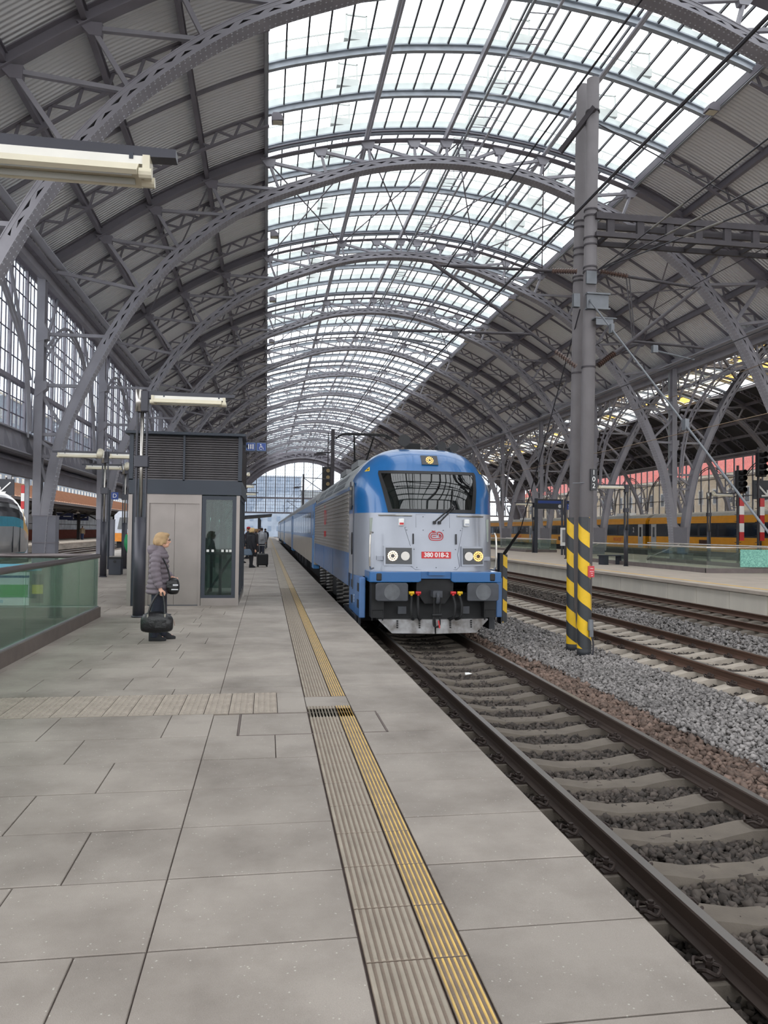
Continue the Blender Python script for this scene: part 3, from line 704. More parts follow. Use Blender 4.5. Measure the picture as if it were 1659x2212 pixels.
# ---------------------------------------------------------------- arched bracing between the columns and the window wall
def long_arch(parent, x, y, m=STEEL):
    pts = [(0.2, 5.5), (0.5, 7.2), (1.3, 8.9), (2.4, 9.75), (4.0, 10.75), (5.9, 11.2), (7.8, 10.75), (9.4, 9.75), (10.5, 8.9), (11.3, 7.2), (11.6, 5.5)]
    c = catmull(pts, 4); mb = MB(); mb.tube([(x, y + a, b) for a, b in c], 0.07, 6)
    mb.tube([(x, y + a + (5.9 - a) * .04, b - .28) for a, b in c], 0.05, 6)
    for i in range(2, len(c) - 2, 2): mb.beam((x, y + c[i][0], c[i][1]), (x, y + c[i + 1][0], c[i + 1][1] - .28), .04, .05)
    return mb
def wall_left():
    root = struct('wall_left', 'tall glazed window wall above the plate girder, beyond the lift', (-9.95, 0, 0))
    FR = mat('window_frame_paint', (128, 124, 134), 0.55)
    GL = glass_mat('wall_glass', (240, 244, 248), 0.9, 0.06, 0.08)
    n = 6; w = BAY / n
    gl = MB().box(-.02, .02, 0, BAY, 4.57, 5.4).box(-.2, .35, 0, BAY, 4.53, 4.58).box(-.12, .2, 0, BAY, 5.38, 5.44)
    for i in range(13): gl.prism([(0.0, 4.58), (0.3, 4.58), (0.02, 5.38)], .45 + i * .9, .47 + i * .9)
    gl = gl.build('plate_girder', STEEL)
    bx = MB().box(-.7, -.4, 0, BAY, 3.75, 4.25).box(-.95, -.2, 0, BAY, 4.25, 4.32).box(-.6, -.5, 0, BAY, 4.3, 4.9).box(-.62, .0, 0, BAY, 4.5, 4.56).build('lower_girder', STEEL_D)
    mul = MB().box(-.07, .07, -.055, .055, 5.4, 12.3).build('mullion', FR)
    tr = MB().box(-.1, .1, 0, BAY, 7.28, 7.46).box(-.12, .95, 0, BAY, 12.16, 12.26).build('transom', FR)
    grid = MB()
    for i in range(1, 4): grid.box(-.02, .02, i * w / 4 - .018, i * w / 4 + .018, 5.42, 12.2)
    for z in (6.05, 6.7, 8.3, 9.2, 10.1, 11.0, 11.8): grid.box(-.02, .02, .09, w - .09, z - .018, z + .018)
    grid = grid.build('glazing_grid', mat('thin_bar', (96, 90, 104), 0.5))
    lo = MB().box(-.004, .004, .09, w - .09, 5.44, 7.28).build('glass_pane', GL); hi = MB().box(-.004, .004, .09, w - .09, 7.46, 12.2).build('glass_pane', GL)
    for k in range(0, 13):
        y = YA + k * BAY
        win = emp('window', (0, y, 0), 0, root)
        inst(gl, win, name='plate_girder'); inst(bx, win, name='lower_girder'); inst(tr, win, name='transom')
        for i in range(n):
            inst(mul, win, (0, i * w + (0.0 if i else 0.0), 0), name='mullion')
            inst(lo, win, (0, i * w, 0), name='glass_pane'); inst(hi, win, (0, i * w, 0), name='glass_pane'); inst(grid, win, (0, i * w, 0), name='glazing_grid')
        long_arch(None, 0.3, 0).build('arch_brace', STEEL, win)
        b = MB(); b.beam((.3, .3, 7.6), (.3, 3.6, 12.2), .1, .1); b.beam((.3, BAY - .3, 7.6), (.3, BAY - 3.6, 12.2), .1, .1); b.build('knee_brace', STEEL, win)
    for o in (gl, bx, mul, tr, grid, lo, hi): bpy.data.objects.remove(o)
wall_left()
def middle_line():
    root = struct('trim_1', 'gutter beam and arched bracing along the shared columns', (XN - HALF - .2, 0, 0))
    for k in range(0, 13):
        long_arch(None, 0.2, YA + k * BAY).build('arch_brace', STEEL, root)
        m = MB(); y = YA + k * BAY
        for s in (1, -1):
            yy = y if s > 0 else y + BAY
            m.beam((.2, yy, 8.2), (.2, yy + s * 3.4, 12.2), .1, .12); m.beam((.2, yy, 10.2), (.2, yy + s * 1.6, 12.2), .1, .1)
        m.beam((.2, y, 10.9), (.2, y + BAY, 10.9), .1, .14)
        for i in range(12): m.beam((.2, y + i * BAY / 12, 10.9), (.2, y + (i + (1 if i % 2 else 0)) * BAY / 12, 12.3), .06, .07)
        m.build('knee_brace', STEEL, root)
    MB().box(-.35, .45, -26, 175, 12.3, 12.75).build('gutter_beam', STEEL, root)
middle_line()
def wall_right():
    root = struct('wall_right', 'glazed far side wall of the older shed with dark base', (XN + HALF + .2, 0, 0))
    MB().box(-.3, .3, -20, 176, -.7, 4.2).build('wall_base', mat('dark_wall', (70, 70, 74), 0.8), root)
    MB().box(-.5, .5, -20, 176, 4.1, 4.6).build('ledge', mat('stone_ledge', (150, 146, 140), 0.8), root)
    FR = mat('window_frame_dark', (90, 88, 92), 0.55)
    mul = MB().box(-.08, .08, -.06, .06, 4.6, 12.6).build('mullion', FR)
    for i in range(70): inst(mul, root, (0, 40 + i * 1.95, 0), name='mullion')
    bpy.data.objects.remove(mul)
    for z in (6.8, 9.4): MB().box(-.06, .06, 20, 176, z - .05, z + .05).build('transom', FR, root)
    GL = glass_mat('wall_glass', (240, 244, 248), 0.9, 0.06, 0.08)
    for i in range(16): MB().box(-.004, .004, 30 + i * 9, 39 + i * 9 - .05, 4.6, 12.5).build('glass_pane', GL, root)
    for k in range(1, 13): long_arch(None, -.3, YA + k * BAY, FR).build('arch_brace', FR, root)
wall_right()
def end_wall(name, xc, label):
    y = YA + 13 * BAY + .5
    root = struct(name, label, (xc, y, 0))
    inner = [(d, z) for d, z in resample([(p[0] * .96, p[1] - .9) for p in LOW if p[1] > 5.5], .7)]
    outer = [(p[0] * 1.02, p[1] + 1.6) for p in inner]; outer = [(a, min(b, 20.2)) for a, b in outer]
    mb = MB(); n = len(inner)
    vs = [(a, -.1, b) for a, b in inner] + [(a * 1.12, -.1, b + 3.0) for a, b in inner] + [(a, .1, b) for a, b in inner] + [(a * 1.12, .1, b + 3.0) for a, b in inner]
    fs = []
    for i in range(n - 1): fs += [(i, i + 1, n + i + 1, n + i), (2 * n + i, 3 * n + i, 3 * n + i + 1, 2 * n + i + 1), (i, 2 * n + i, 2 * n + i + 1, i + 1)]
    mb.add(vs, fs).build('arch_plate', STEEL_D, root)
    ia = np.array(inner)
    def top(x): return float(np.interp(x, ia[:, 0], ia[:, 1]))
    FR = mat('window_frame_dark', (90, 88, 92), 0.55); GL = glass_mat('wall_glass', (240, 244, 248), 0.9, 0.06, 0.08)
    xs = np.linspace(-15, 15, 15)
    for x in xs: MB().box(x - .09, x + .09, -.12, .12, 5.6 if abs(x) < 14.5 else 0, max(6, top(x))).build('mullion', FR, root)
    for a, b in zip(xs[:-1], xs[1:]):
        MB().prism([(a, 5.6), (b, 5.6), (b, top(b)), (a, top(a))], -.004, .004).build('glass_pane', GL, root)
        g = MB()
        for i in range(1, 4):
            x = a + (b - a) * i / 4; g.box(x - .025, x + .025, -.03, .03, 5.6, top(x))
        z = 6.5
        while z < max(top(a), top(b)): g.box(a, b, -.03, .03, z - .025, z + .025); z += .8
        g.build('glazing_grid', FR, root)
    for z in (5.5, 8.9): MB().box(-15, 15, -.2, .2, z - .18, z + .18).build('transom', STEEL_D, root)
    MB().box(-17.8, -14.9, -.2, .2, -.7, 14).box(14.9, 17.8, -.2, .2, -.7, 14).build('side_panel', STEEL_D, root)
end_wall('wall_far', XC, 'arched glass end screen closing the shed far down the track')
end_wall('wall_far', XN, 'arched glass end screen of the older shed')
# ---------------------------------------------------------------- locomotive (local: x across, y back from the buffers, z above the rail)
LBLUE = mat('loco_blue', (26, 92, 150), 0.28, 0, 0.05, 2, coat=0.6)
LSKIRT = mat('loco_blue_skirt', (70, 108, 158), 0.4, 0, 0.12, 3, coat=0.2)
LGREY = mat('loco_silver', (142, 146, 156), 0.33, 0.25, 0.06, 2, coat=0.4)
LRIB = mat('loco_ribbed_silver', (146, 142, 138), 0.4, 0.3, 0.08, 2)
LBLACK = mat('bogie_black', (26, 26, 28), 0.7, 0, 0.25, 6)
LGREASE = mat('buffer_grey', (64, 66, 72), 0.6, 0, 0.2, 5)
PLOW = mat('plow_grey', (150, 150, 152), 0.6, 0.1, 0.25, 5, dark=(98, 92, 88))
REDP = mat('red_plate', (196, 44, 48), 0.45, 0, 0.05, 3)
WHT = mat('white_paint', (232, 232, 230), 0.5, 0, 0.03, 3)
YEL = mat('yellow_paint', (226, 182, 24), 0.5, 0, 0.1, 5)
DKGLASS = glass_mat('dark_windscreen', (96, 112, 112), 0.8, 0.16, 0.02)
WINBLK = mat('tinted_glass', (28, 32, 36), 0.08, 0, 0.1, 2, spec=0.8)
LEDW = emit_mat('led_warm', (255, 196, 110), 1.6)
LEDC = emit_mat('led_white', (255, 226, 190), 2.0)

ZW = [(1.2, 1.45), (2.85, 1.45), (3.1, 1.41), (3.3, 1.32), (3.5, 1.18), (3.68, 0.98), (3.8, 0.72), (3.86, 0.35)]
ZF = [(1.2, 0.40), (2.45, 0.52), (2.9, 0.72), (3.3, 1.0), (3.55, 1.14), (3.72, 1.34), (3.81, 1.65), (3.86, 2.2)]
YB = 2.3
def cw(z): return float(np.interp(z, [a for a, b in ZW], [b for a, b in ZW]))
def cf(z): return float(np.interp(z, [a for a, b in ZF], [b for a, b in ZF]))
def cxe(z): return min(float(np.interp(z, [1.2, 2.48, 3.3, 3.86], [0.62, 0.79, 0.97, 1.0])), cw(z) * 0.72)
def cab_pt(z, s, out=0.0):
    """point of the rounded cab shell at height z; s runs -1 (right rear) .. 0 (nose) .. 1"""
    w = cw(z) + out; L = YB - cf(z) + out; n = 3.4; xe = cxe(z); a = abs(s); sg = 1 if s >= 0 else -1
    if a <= 0.5: x = xe * a / 0.5; y = YB - L * max(0.0, 1 - (x / w) ** n) ** (1 / n)
    else:
        t0 = math.asin(min(1, (xe / w) ** (n / 2))); th = t0 + (math.pi / 2 - t0) * (a - 0.5) / 0.5
        x = w * max(0.0, math.sin(th)) ** (2 / n); y = YB - L * max(0.0, math.cos(th)) ** (2 / n)
    return (sg * x, y, z)
def cab_grid(zs, ss, out=0.0, skip=None, thick=0):
    mb = MB(); n = len(ss)
    for z in zs: mb.v.extend([cab_pt(z, s, out) for s in ss])
    for i in range(len(zs) - 1):
        for j in range(n - 1):
            if skip and skip((zs[i] + zs[i + 1]) / 2, (ss[j] + ss[j + 1]) / 2): continue
            mb.f.append((i * n + j, i * n + j + 1, (i + 1) * n + j + 1, (i + 1) * n + j))
    return mb
SS = [-1 + i / 20 for i in range(41)]
def loco():
    R = tag(emp('locomotive', (3.195, 13.9, -0.5), -0.002), 'blue and silver electric locomotive with three lit headlamps standing at the platform', 'locomotive')
    zl = [1.2 + 1.25 * i / 6 for i in range(7)]; zu = [2.45, 2.49, 2.62, 2.76, 2.9, 3.03, 3.16, 3.29, 3.36, 3.44, 3.52, 3.6, 3.67, 3.73, 3.78, 3.81, 3.84, 3.86]
    cab_grid(zl, SS).build('cab_lower', LGREY, R, True)
    up = cab_grid(zu, SS, skip=lambda z, s: abs(s) < 0.5 and 2.49 < z < 3.29)
    n = len(SS); top = [(len(zu) - 1) * n + i for i in range(n)]; up.f.append(tuple(top))
    up.build('cab_upper', LBLUE, R, True)
    # windscreen: black surround, glass, cab interior behind
    zs = [2.46, 2.53, 2.7, 2.9, 3.1, 3.25, 3.31]
    fr = cab_grid(zs, [-0.53, -0.495] + [-.44 + .88 * i / 22 for i in range(23)] + [.495, .53], 0.012, skip=lambda z, s: abs(s) < 0.495 and 2.53 < z < 3.25).build('windscreen_frame', BLACK, R, True)
    cab_grid([2.53, 2.7, 2.9, 3.1, 3.25], [-0.49 + .98 * i / 20 for i in range(21)], 0.006).build('windscreen', DKGLASS, R, True)
    inn = MB().box(-1.2, 1.2, 1.9, 1.95, 1.9, 3.4).box(-1.2, 1.2, 0.8, 1.9, 1.9, 2.35); inn.build('cab_interior', mat('cab_interior', (150, 158, 150), 0.7), R)
    MB().box(-.95, -.55, 1.6, 1.9, 2.4, 3.0).build('control_cabinet', mat('cab_cabinet', (176, 184, 178), 0.6), R)
    MB().box(-.7, .6, .85, 1.2, 2.35, 2.5).build('driver_desk', mat('cab_desk', (60, 66, 64), 0.6), R)
    MB().box(.35, .8, 1.5, 1.75, 2.35, 3.05).build('driver_seat', mat('cab_seat', (40, 44, 48), 0.8), R)
    for x in (-.62, .62): MB().box(x - .09, x + .09, 1.12, 1.2, 3.12, 3.2).build('sun_blind', BLACK, R)
    # roof body, side walls
    prof = [(z, cw(z)) for z in (2.95, 3.1, 3.25, 3.4, 3.52, 3.62, 3.72, 3.8, 3.86)]
    ring = lambda y: [(w, y, z) for z, w in prof] + [(-w, y, z) for z, w in reversed(prof)]
    Y1 = 14.3
    MB().loft([ring(YB), ring(Y1)]).build('roof', mat('loco_roof_grey', (148, 152, 154), 0.45, 0.2, 0.1, 1.5), R, fix=True)
    MB().box(-1.45, 1.45, YB, Y1, 1.62, 2.95).build('side_body', LRIB, R)
    for s in (-1, 1):
        rb = MB()
        for i in range(14): rb.prism([(s * 1.45, 1.68 + i * .092), (s * 1.474, 1.69 + i * .092), (s * 1.474, 1.705 + i * .092), (s * 1.45, 1.735 + i * .092)], YB + .1, Y1 - .05)
        rb.build('side_ribs', LRIB, R, fix=True)
        MB().box(s * 1.44 - .02, s * 1.44 + .02, YB, Y1, 0.92, 1.62).build('side_skirt', LSKIRT, R)
        MB().box(s * 1.455 - .01, s * 1.455 + .01, YB, Y1, 2.955, 3.03).build('blue_band', LBLUE, R)
        for y in (6.2, 9.4): MB().box(s * 1.462 - .004, s * 1.462 + .004, y, y + .03, .94, 1.6).build('skirt_seam', LBLUE, R)
        for i in range(3):
            y = 4.0 + i * 3.4; q = [(s * (cw(3.12) + .012), y, 3.12), (s * (cw(3.12) + .012), y + 2.9, 3.12), (s * (cw(3.42) + .012), y + 2.9, 3.42), (s * (cw(3.42) + .012), y, 3.42)]
            MB().add(q, [(0, 1, 2, 3)]).build('roof_grille', mat('roof_grille', (88, 92, 96), 0.5), R)
        # red lettering on the ribs
        rot = (math.pi / 2, 0, math.pi / 2 * (1 if s > 0 else -1))
        text_obj('side_logo', 'ČD', .62, REDP, R, (s * 1.478, 8.9, 2.45), rot, .002)
        text_obj('side_number', '380 018', .26, REDP, R, (s * 1.478, 8.9, 1.98), rot, .002)
        # cab side: window, door, grab rails, steps
        win = [(y + .0, z) for y, z in ((1.72, 2.62), (1.82, 2.53), (2.08, 2.53), (2.18, 2.64), (2.18, 3.02), (2.08, 3.12), (1.82, 3.12), (1.72, 3.02))]
        MB().prism(win, s * 1.42, s * 1.464, 'x').build('side_window', WINBLK, R, fix=True)
        for y in (1.55, 2.28): MB().box(s * 1.44 - .012, s * 1.44 + .0115, y - .003, y + .003, 0.9, 3.05).build('door_seam', mat('seam', (70, 74, 84), .6), R)
        MB().prism([(y, z) for y, z in ((1.62, 1.72), (1.68, 1.62), (1.74, 1.6), (1.78, 1.66), (1.78, 2.0), (1.72, 2.06), (1.65, 1.98))], s * 1.43, s * 1.458, 'x').build('door_handle', BLACK, R, fix=True)
        MB().tube(catmull([(s * 1.16, .52, 1.38), (s * 1.24, .42, 1.42), (s * 1.24, .42, 2.02), (s * 1.18, .5, 2.06)], 3), .018, 8).build('grab_rail', CHROME, R)
        MB().box(s * 1.36 - .06, s * 1.36 + .06, 0.55, YB + .1, 0.42, 1.2).build('step_block', LSKIRT, R, bevel=.02)
        MB().box(s * 1.38 - .06, s * 1.38 + .06, 1.1, YB + 1.0, 0.12, 0.42).build('step_skirt', LGREASE, R)
        for y0 in (0.62, 1.72):
            for z in (0.28, .6, .92): MB().box(s * 1.425 - .006, s * 1.425 + .006, y0, y0 + .22, z, z + .16).build('step_hole', BLACK, R)
        text_obj('side_data', 'E', .22, WHT, R, (s * 1.424, 1.42, .72), rot, .001)
        # bogies: frames, wheels, springs
        for yb in (3.6, 11.6):
            MB().box(s * 1.0 - .1, s * 1.0 + .1, yb - 1.6, yb + 1.6, .45, .78).build('bogie_frame', LBLACK, R)
            for yw in (yb - 1.25, yb + 1.25):
                MB().tube([(s * .68, yw, .6), (s * .82, yw, .6)], .6, 24).build('wheel', LGREASE, R)
                MB().box(s * 1.1 - .14, s * 1.1 + .14, yw - .22, yw + .22, .4, .75).build('axle_box', LBLACK, R)
        for ys in (3.5, 5.2, 8.6, 11.4):
            sp = MB(); pts = [(s * 1.3 + .12 * math.cos(a * .7), ys + .12 * math.sin(a * .7), .25 + a * .0105) for a in range(0, 64)]
            sp.tube(pts, .026, 6); sp.build('coil_spring', mat('spring_steel', (132, 129, 126), .4, .3), R)
            MB().cyl(s * 1.3, ys, 0.12, .26, .16, 12).cyl(s * 1.3, ys, .92, 1.2, .12, 12).build('spring_seat', LBLACK, R)
    MB().box(-1.25, 1.25, 1.6, Y1, .25, .9).build('underframe', LBLACK, R)
    MB().box(-1.42, 1.42, 2.2, Y1 - .1, .9, 1.62).build('frame_core', LBLACK, R)
    MB().box(-1.4, 1.4, Y1 - .02, Y1 + .38, 0.9, 3.2).build('rear_gangway', BLACK, R)
    # front beam, buffers, coupling
    for s in (-1, 1):
        MB().prism([(s * .29, 1.16), (s * .34, 1.13), (s * 1.28, 1.13), (s * 1.28, 1.33), (s * .29, 1.33)], .16, .9).build('buffer_beam', LBLUE, R, bevel=.015, fix=True)
        MB().box(s * 1.1 - .05, s * 1.1 + .05, .14, .2, 1.16, 1.3).build('jacking_slot', BLACK, R, bevel=.02)
        MB().prism([(s * .57, .8), (s * .6, .79), (s * 1.14, .79), (s * 1.18, .82), (s * 1.18, 1.1), (s * 1.14, 1.13), (s * .6, 1.13), (s * .57, 1.1)], 0, .06).build('buffer_plate', LGREASE, R, fix=True, bevel=.015)
        MB().tube([(s * .875, .04, .96), (s * .875, .7, .96)], .16, 16).build('buffer_shaft', LBLACK, R)
        MB().tube([(s * .875, -.006, .96), (s * .875, .01, .96)], .15, 20).build('buffer_face', mat('worn_steel', (92, 94, 98), .45, .3, .2, 6), R)
        MB().box(s * 1.1 - .12, s * 1.1 + .12, .3, .8, .45, 1.12).build('step_bracket', LBLACK, R)
        MB().tube([(s * 1.0, .32, .4), (s * 1.0, .3, .6), (s * 1.2, .3, .6), (s * 1.2, .32, .4)], .012, 6).build('foot_step', LBLACK, R)
        for k, dx in enumerate((.34, .47)):
            m = [REDP, YEL][k]
            MB().tube(catmull([(s * dx, .22, .88), (s * (dx + .02), .12, .7), (s * (dx + .0), .14, .48), (s * (dx - .06), .3, .42)], 4), .028, 8).build('brake_hose', RUBBER, R)
            MB().tube([(s * dx - .05, .2, .93), (s * dx + .05, .2, .93)], .03, 8).cyl(s * dx, .2, .88, .96, .024, 8).build('hose_cock', m, R)
        MB().box(s * .62 - .08, s * .62 + .08, .34, .4, .52, .66).build('socket_box', LGREASE, R)
    MB().box(-.3, .3, .2, .9, 1.2, 1.33).build('beam_centre', LBLUE, R)
    MB().prism([(-.36, 1.18), (.36, 1.18), (.36, .95), (.2, .72), (-.2, .72), (-.36, .95)], .28, .9).build('coupler_pocket', LBLACK, R, fix=True)
    MB().box(-.09, .09, .02, .4, .86, .98).tube(catmull([(0, .1, .95), (0, -.02, .9), (0, .0, .78), (0, .1, .76)], 4), .035, 8).build('draw_hook', LGREASE, R)
    cp = MB()
    for x in (-.055, .055): cp.tube([(x, .05, .9), (x, .1, .5)], .022, 6)
    cp.tube([(-.09, .1, .52), (.09, .1, .52)], .035, 8); cp.tube(catmull([(-.06, .1, .5), (-.05, .1, .32), (.05, .1, .32), (.06, .1, .5)], 4), .02, 6); cp.build('screw_coupling', LBLACK, R)
    MB().box(-.16, .16, .1, .25, 1.27, 1.33).build('coupler_lid', LBLUE, R)
    MB().tube([(.03, .08, .42), (.05, .06, .28)], .014, 6).build('coupler_handle', REDP, R)
    MB().hexa([(-1.1, .48, .4), (1.1, .48, .4), (1.1, .9, .4), (-1.1, .9, .4), (-1.22, .62, .9), (1.22, .62, .9), (1.22, .9, .9), (-1.22, .9, .9)]).build('front_apron', LBLACK, R)
    for s in (-1, 1):
        MB().add([(s * .015, .18, .16), (s * .82, .28, .16), (s * 1.07, .34, .40), (s * 1.07, .34, .42), (s * .015, .24, .42), (s * .015, .3, .16), (s * .82, .4, .16), (s * 1.07, .46, .40), (s * 1.07, .46, .42), (s * .015, .36, .42)],
                 [(0, 1, 2, 3, 4), (9, 8, 7, 6, 5), (0, 5, 6, 1), (1, 6, 7, 2), (2, 7, 8, 3), (3, 8, 9, 4), (4, 9, 5, 0)]).build('snow_plow', PLOW, R, fix=True)
        for x in (.3, .72):
            ch = MB()
            for i in range(4): ch.box(s * x - .014, s * x + .014, .2 + x * .09, .24 + x * .09, .26 + i * .04, .285 + i * .04)
            ch.build('plow_chain', LBLACK, R)
    # front panel lines, plate, logo, rails, lamps
    def on(x, z, o=.004):
        w = cw(z) + o; L = YB - cf(z) + o; return YB - L * (1 - min(1, abs(x) / w) ** 3.4) ** (1 / 3.4)
    def strip(pts, r, name, m): MB().tube([(x, on(x, z, .001), z) for x, z in pts], r, 5).build(name, m, R)
    SEAM = mat('seam', (70, 74, 84), .6)
    strip([(-.56, 2.17), (-.4, 1.65), (-.44, 1.42), (-.36, 1.36), (.46, 1.36), (.52, 1.42), (.48, 1.65), (.6, 2.17), (-.56, 2.17)], .004, 'hatch_seam', SEAM)
    strip([(-.34, 2.17), (-.34, 2.42), (.33, 2.42), (.33, 2.17)], .003, 'hatch_seam', SEAM)
    for x in (-.4, .45): MB().tube([(x, on(x, 1.85) - .03, 1.85), (x, on(x, 2.05) - .03, 2.05)], .014, 8).build('hatch_handle', BLACK, R)
    sc = MB()
    for (x, z) in ((-.52, 2.12), (.55, 2.12), (-.2, 2.12), (.2, 2.12), (-.38, 1.75), (.44, 1.75), (-.33, 1.4), (.05, 1.4), (.43, 1.4), (-.2, 2.38), (.2, 2.38)): sc.box(x - .008, x + .008, on(x, z) - .006, on(x, z), z - .008, z + .008)
    sc.build('hatch_screws', SEAM, R)
    py = on(0, 1.64) - .012
    MB().box(-.235, .345, py, py + .012, 1.575, 1.705).build('number_plate', REDP, R)
    text_obj('plate_number', '380 018-2', .12, WHT, R, (.055, py - .002, 1.64), (math.pi / 2, 0, 0), .002, bold=.003)
    lg = MB(); ly = on(0, 2.0) - .008; T = lambda pts: lg.tube([(a + .055, ly, b + 2.005) for a, b in pts], .0085, 6)
    T(catmull([(.0, .075), (-.09, .075), (-.135, .03), (-.135, -.03), (-.09, -.075), (.08, -.075), (.13, -.03), (.13, .03), (.09, .075), (.03, .075), (.03, .02)], 3))
    T(catmull([(-.0, .04), (-.075, .04), (-.1, .01), (-.1, -.015), (-.075, -.042), (.07, -.042), (.095, -.015), (.095, .01), (.07, .04)], 3)); T([(-.065, -.0), (-.0, -.0)]); T([(.065, .04), (.065, -.02)]); T([(-.08, .105), (-.05, .09), (-.02, .105)])
    lg.build('front_logo', REDP, R)
    for s, a, b in ((-1, -1.05, -.42), (1, .48, 1.05)):
        zz = 2.40
        MB().tube([(a, on(a, zz) - .03, zz), ((a + b) / 2, on((a + b) / 2, zz) - .035, zz), (b, on(b, zz) - .03, zz)], .014, 8).build('window_rail', CHROME, R)
        x = (-.63, .67)[s > 0]
        MB().box(x - .05, x + .05, on(x, 2.27) - .08, on(x, 2.27) + .02, 2.2, 2.34).build('marker_lamp', WHT, R, bevel=.015)
        MB().box(x - .04, x + .04, on(x, 2.27) - .083, on(x, 2.27) - .078, 2.22, 2.26).build('marker_band', [REDP, LGREY][s > 0], R)
        cx = (-.68, .80)[s > 0]; zc = 1.62; w2 = (.28, .245)[s > 0]
        c = [(cx - w2, zc - .19), (cx + w2, zc - .19), (cx + w2, zc + .19), (cx - w2, zc + .19)]
        vs = [(x, on(x, z, .05), z) for x, z in c] + [(x, on(x, z, -.05), z) for x, z in c]
        MB().hexa(vs).build('headlamp_frame', LGREY, R, fix=True)
        e = .035; c2 = [(cx - w2 + e, zc - .19 + e), (cx + w2 - e, zc - .19 + e), (cx + w2 - e, zc + .19 - e), (cx - w2 + e, zc + .19 - e)]
        vs = [(x, on(x, z, .062), z) for x, z in c2] + [(x, on(x, z, .005), z) for x, z in c2]
        MB().hexa(vs).build('headlamp_glass', mat('lamp_black', (36, 38, 42), .2, .1, .1, 4), R, fix=True)
        # glowing ring of leds and a plain reflector
        for k, xx in enumerate((cx - w2 * .42, cx + w2 * .42)):
            lit = (k == 0) if s < 0 else (k == 1)
            yy = on(cx, zc, .062) + (xx - cx) * (on(cx + w2, zc, .062) - on(cx - w2, zc, .062)) / (2 * w2) - .004; mb = MB()
            if lit:
                for i in range(16):
                    a = i * math.pi / 8; r = .085
                    mb.tube([(xx + r * math.cos(a), yy - .008, zc + r * math.sin(a)), (xx + r * math.cos(a), yy + .004, zc + r * math.sin(a))], .016, 6)
                for i in range(9):
                    a = i * math.pi / 4.5; r = .05; mb.tube([(xx + r * math.cos(a), yy - .008, zc + r * math.sin(a)), (xx + r * math.cos(a), yy + .004, zc + r * math.sin(a))], .014, 6)
                mb.build('headlamp', LEDC if s < 0 else LEDW, R)
            else: mb.tube([(xx, yy - .006, zc), (xx, yy + .004, zc)], .085, 20).build('reflector', CHROME, R)
        x = (-1.03, 1.12)[s > 0]
        MB().box(x - .06, x + .06, on(x, 1.55) - .08, on(x, 1.55) + .05, 1.53, 1.61).build('camera_pod', LGREY, R)
    # top lamp
    c = [(-.12, 3.44), (.22, 3.44), (.22, 3.64), (-.12, 3.64)]
    vs = [(x, cab_pt(z, 0)[1] - .03, z + .005) for x, z in c] + [(x, cab_pt(z, 0)[1] + .05, z) for x, z in c]
    MB().hexa(vs).build('top_lamp_box', mat('lamp_black', (36, 38, 42), .2), R, fix=True)
    tl = MB()
    for r, k in ((.068, 12), (.036, 7)):
        for i in range(k):
            a = i * 2 * math.pi / k; x = .05 + r * math.cos(a); z = 3.54 + r * math.sin(a); y = float(np.interp(z, [3.44, 3.64], [cab_pt(3.44, 0)[1], cab_pt(3.64, 0)[1]])) - .036
            tl.tube([(x, y - .008, z + .004), (x, y + .004, z)], .0125, 6)
    tl.build('top_lamp', LEDW, R)
    for s in (-1, 1):
        x = s * 1.02; z0 = 3.36; a = [cab_pt(z, s * .82, .006) for z in (3.335, 3.335, 3.43)]
        p = [cab_pt(3.31, s * .66, .008), cab_pt(3.31, s * .76, .008), cab_pt(3.41, s * .71, .008)]
        MB().add(p, [(0, 1, 2) if s < 0 else (0, 2, 1)]).build('warning_triangle', YEL, R)
        q = [Vector(v) for v in p]; cc = (q[0] + q[1] + q[2]) / 3
        MB().add([tuple(v * .45 + cc * .55 + Vector((0, -.003, 0))) for v in q], [(0, 1, 2)]).build('warning_bolt', BLACK, R)
        MB().box(s * 1.36 - .03, s * 1.36 + .03, YB + .02, YB + .2, 2.86, 3.0).build('mirror_camera', LBLUE, R)
    wp = MB()
    for dx in (0, .1): wp.tube([(.02 + dx, on(.02, 2.28) - .05, 2.28), (.4 + dx * .5, on(.4, 2.6) - .06, 2.6)], .014, 6)
    wp.tube([(.36, on(.3, 2.52) - .06, 2.52), (.44, on(.44, 2.95) - .05, 2.95)], .01, 6); wp.build('wiper', BLACK, R)
    wp = MB(); wp.cyl(.02, .46, 2.24, 2.3, .03, 8).cyl(.12, .46, 2.24, 2.3, .03, 8); wp.build('wiper_hub', BLACK, R)
    # roof gear: horns, boxes, pantograph
    for x, r, h in ((-.32, .13, .2), (.5, .1, .1), (.78, .1, .07)):
        MB().prism([(x - .2, 3.66), (x + .2, 3.66), (x + .12, 3.8 + h * .4), (x - .12, 3.8 + h * .4)], 2.3, 2.6).build('horn_bracket', LGREY, R, fix=True)
        MB().tube([(x, 2.0, 3.84 + h), (x, 2.12, 3.84 + h), (x, 2.5, 3.86 + h)], [r, r * .75, r * .5], 14).build('horn', BLACK, R)
    MB().box(-.3, .5, 2.4, 3.2, 3.78, 3.86).box(-.15, .15, 2.6, 2.9, 3.86, 4.05).build('roof_box', LBLACK, R)
    for y in (5.5, 8.5): MB().box(-.9, .9, y, y + 1.6, 3.76, 3.92).build('roof_box', mat('roof_gear', (120, 122, 124), .6), R)
    P = tag(emp('pantograph', (0, 11.8, 3.8), 0, R), 'raised black pantograph')
    MB().box(-.55, .55, -.9, .9, .08, .14).build('pan_base', LBLACK, P)
    ins = MB()
    for x in (-.5, .5):
        for y in (-.8, .8): ins.cyl(x, y, -.1, .1, .07, 8)
    ins.build('insulator', mat('brown_insulator', (80, 60, 52), .4), P)
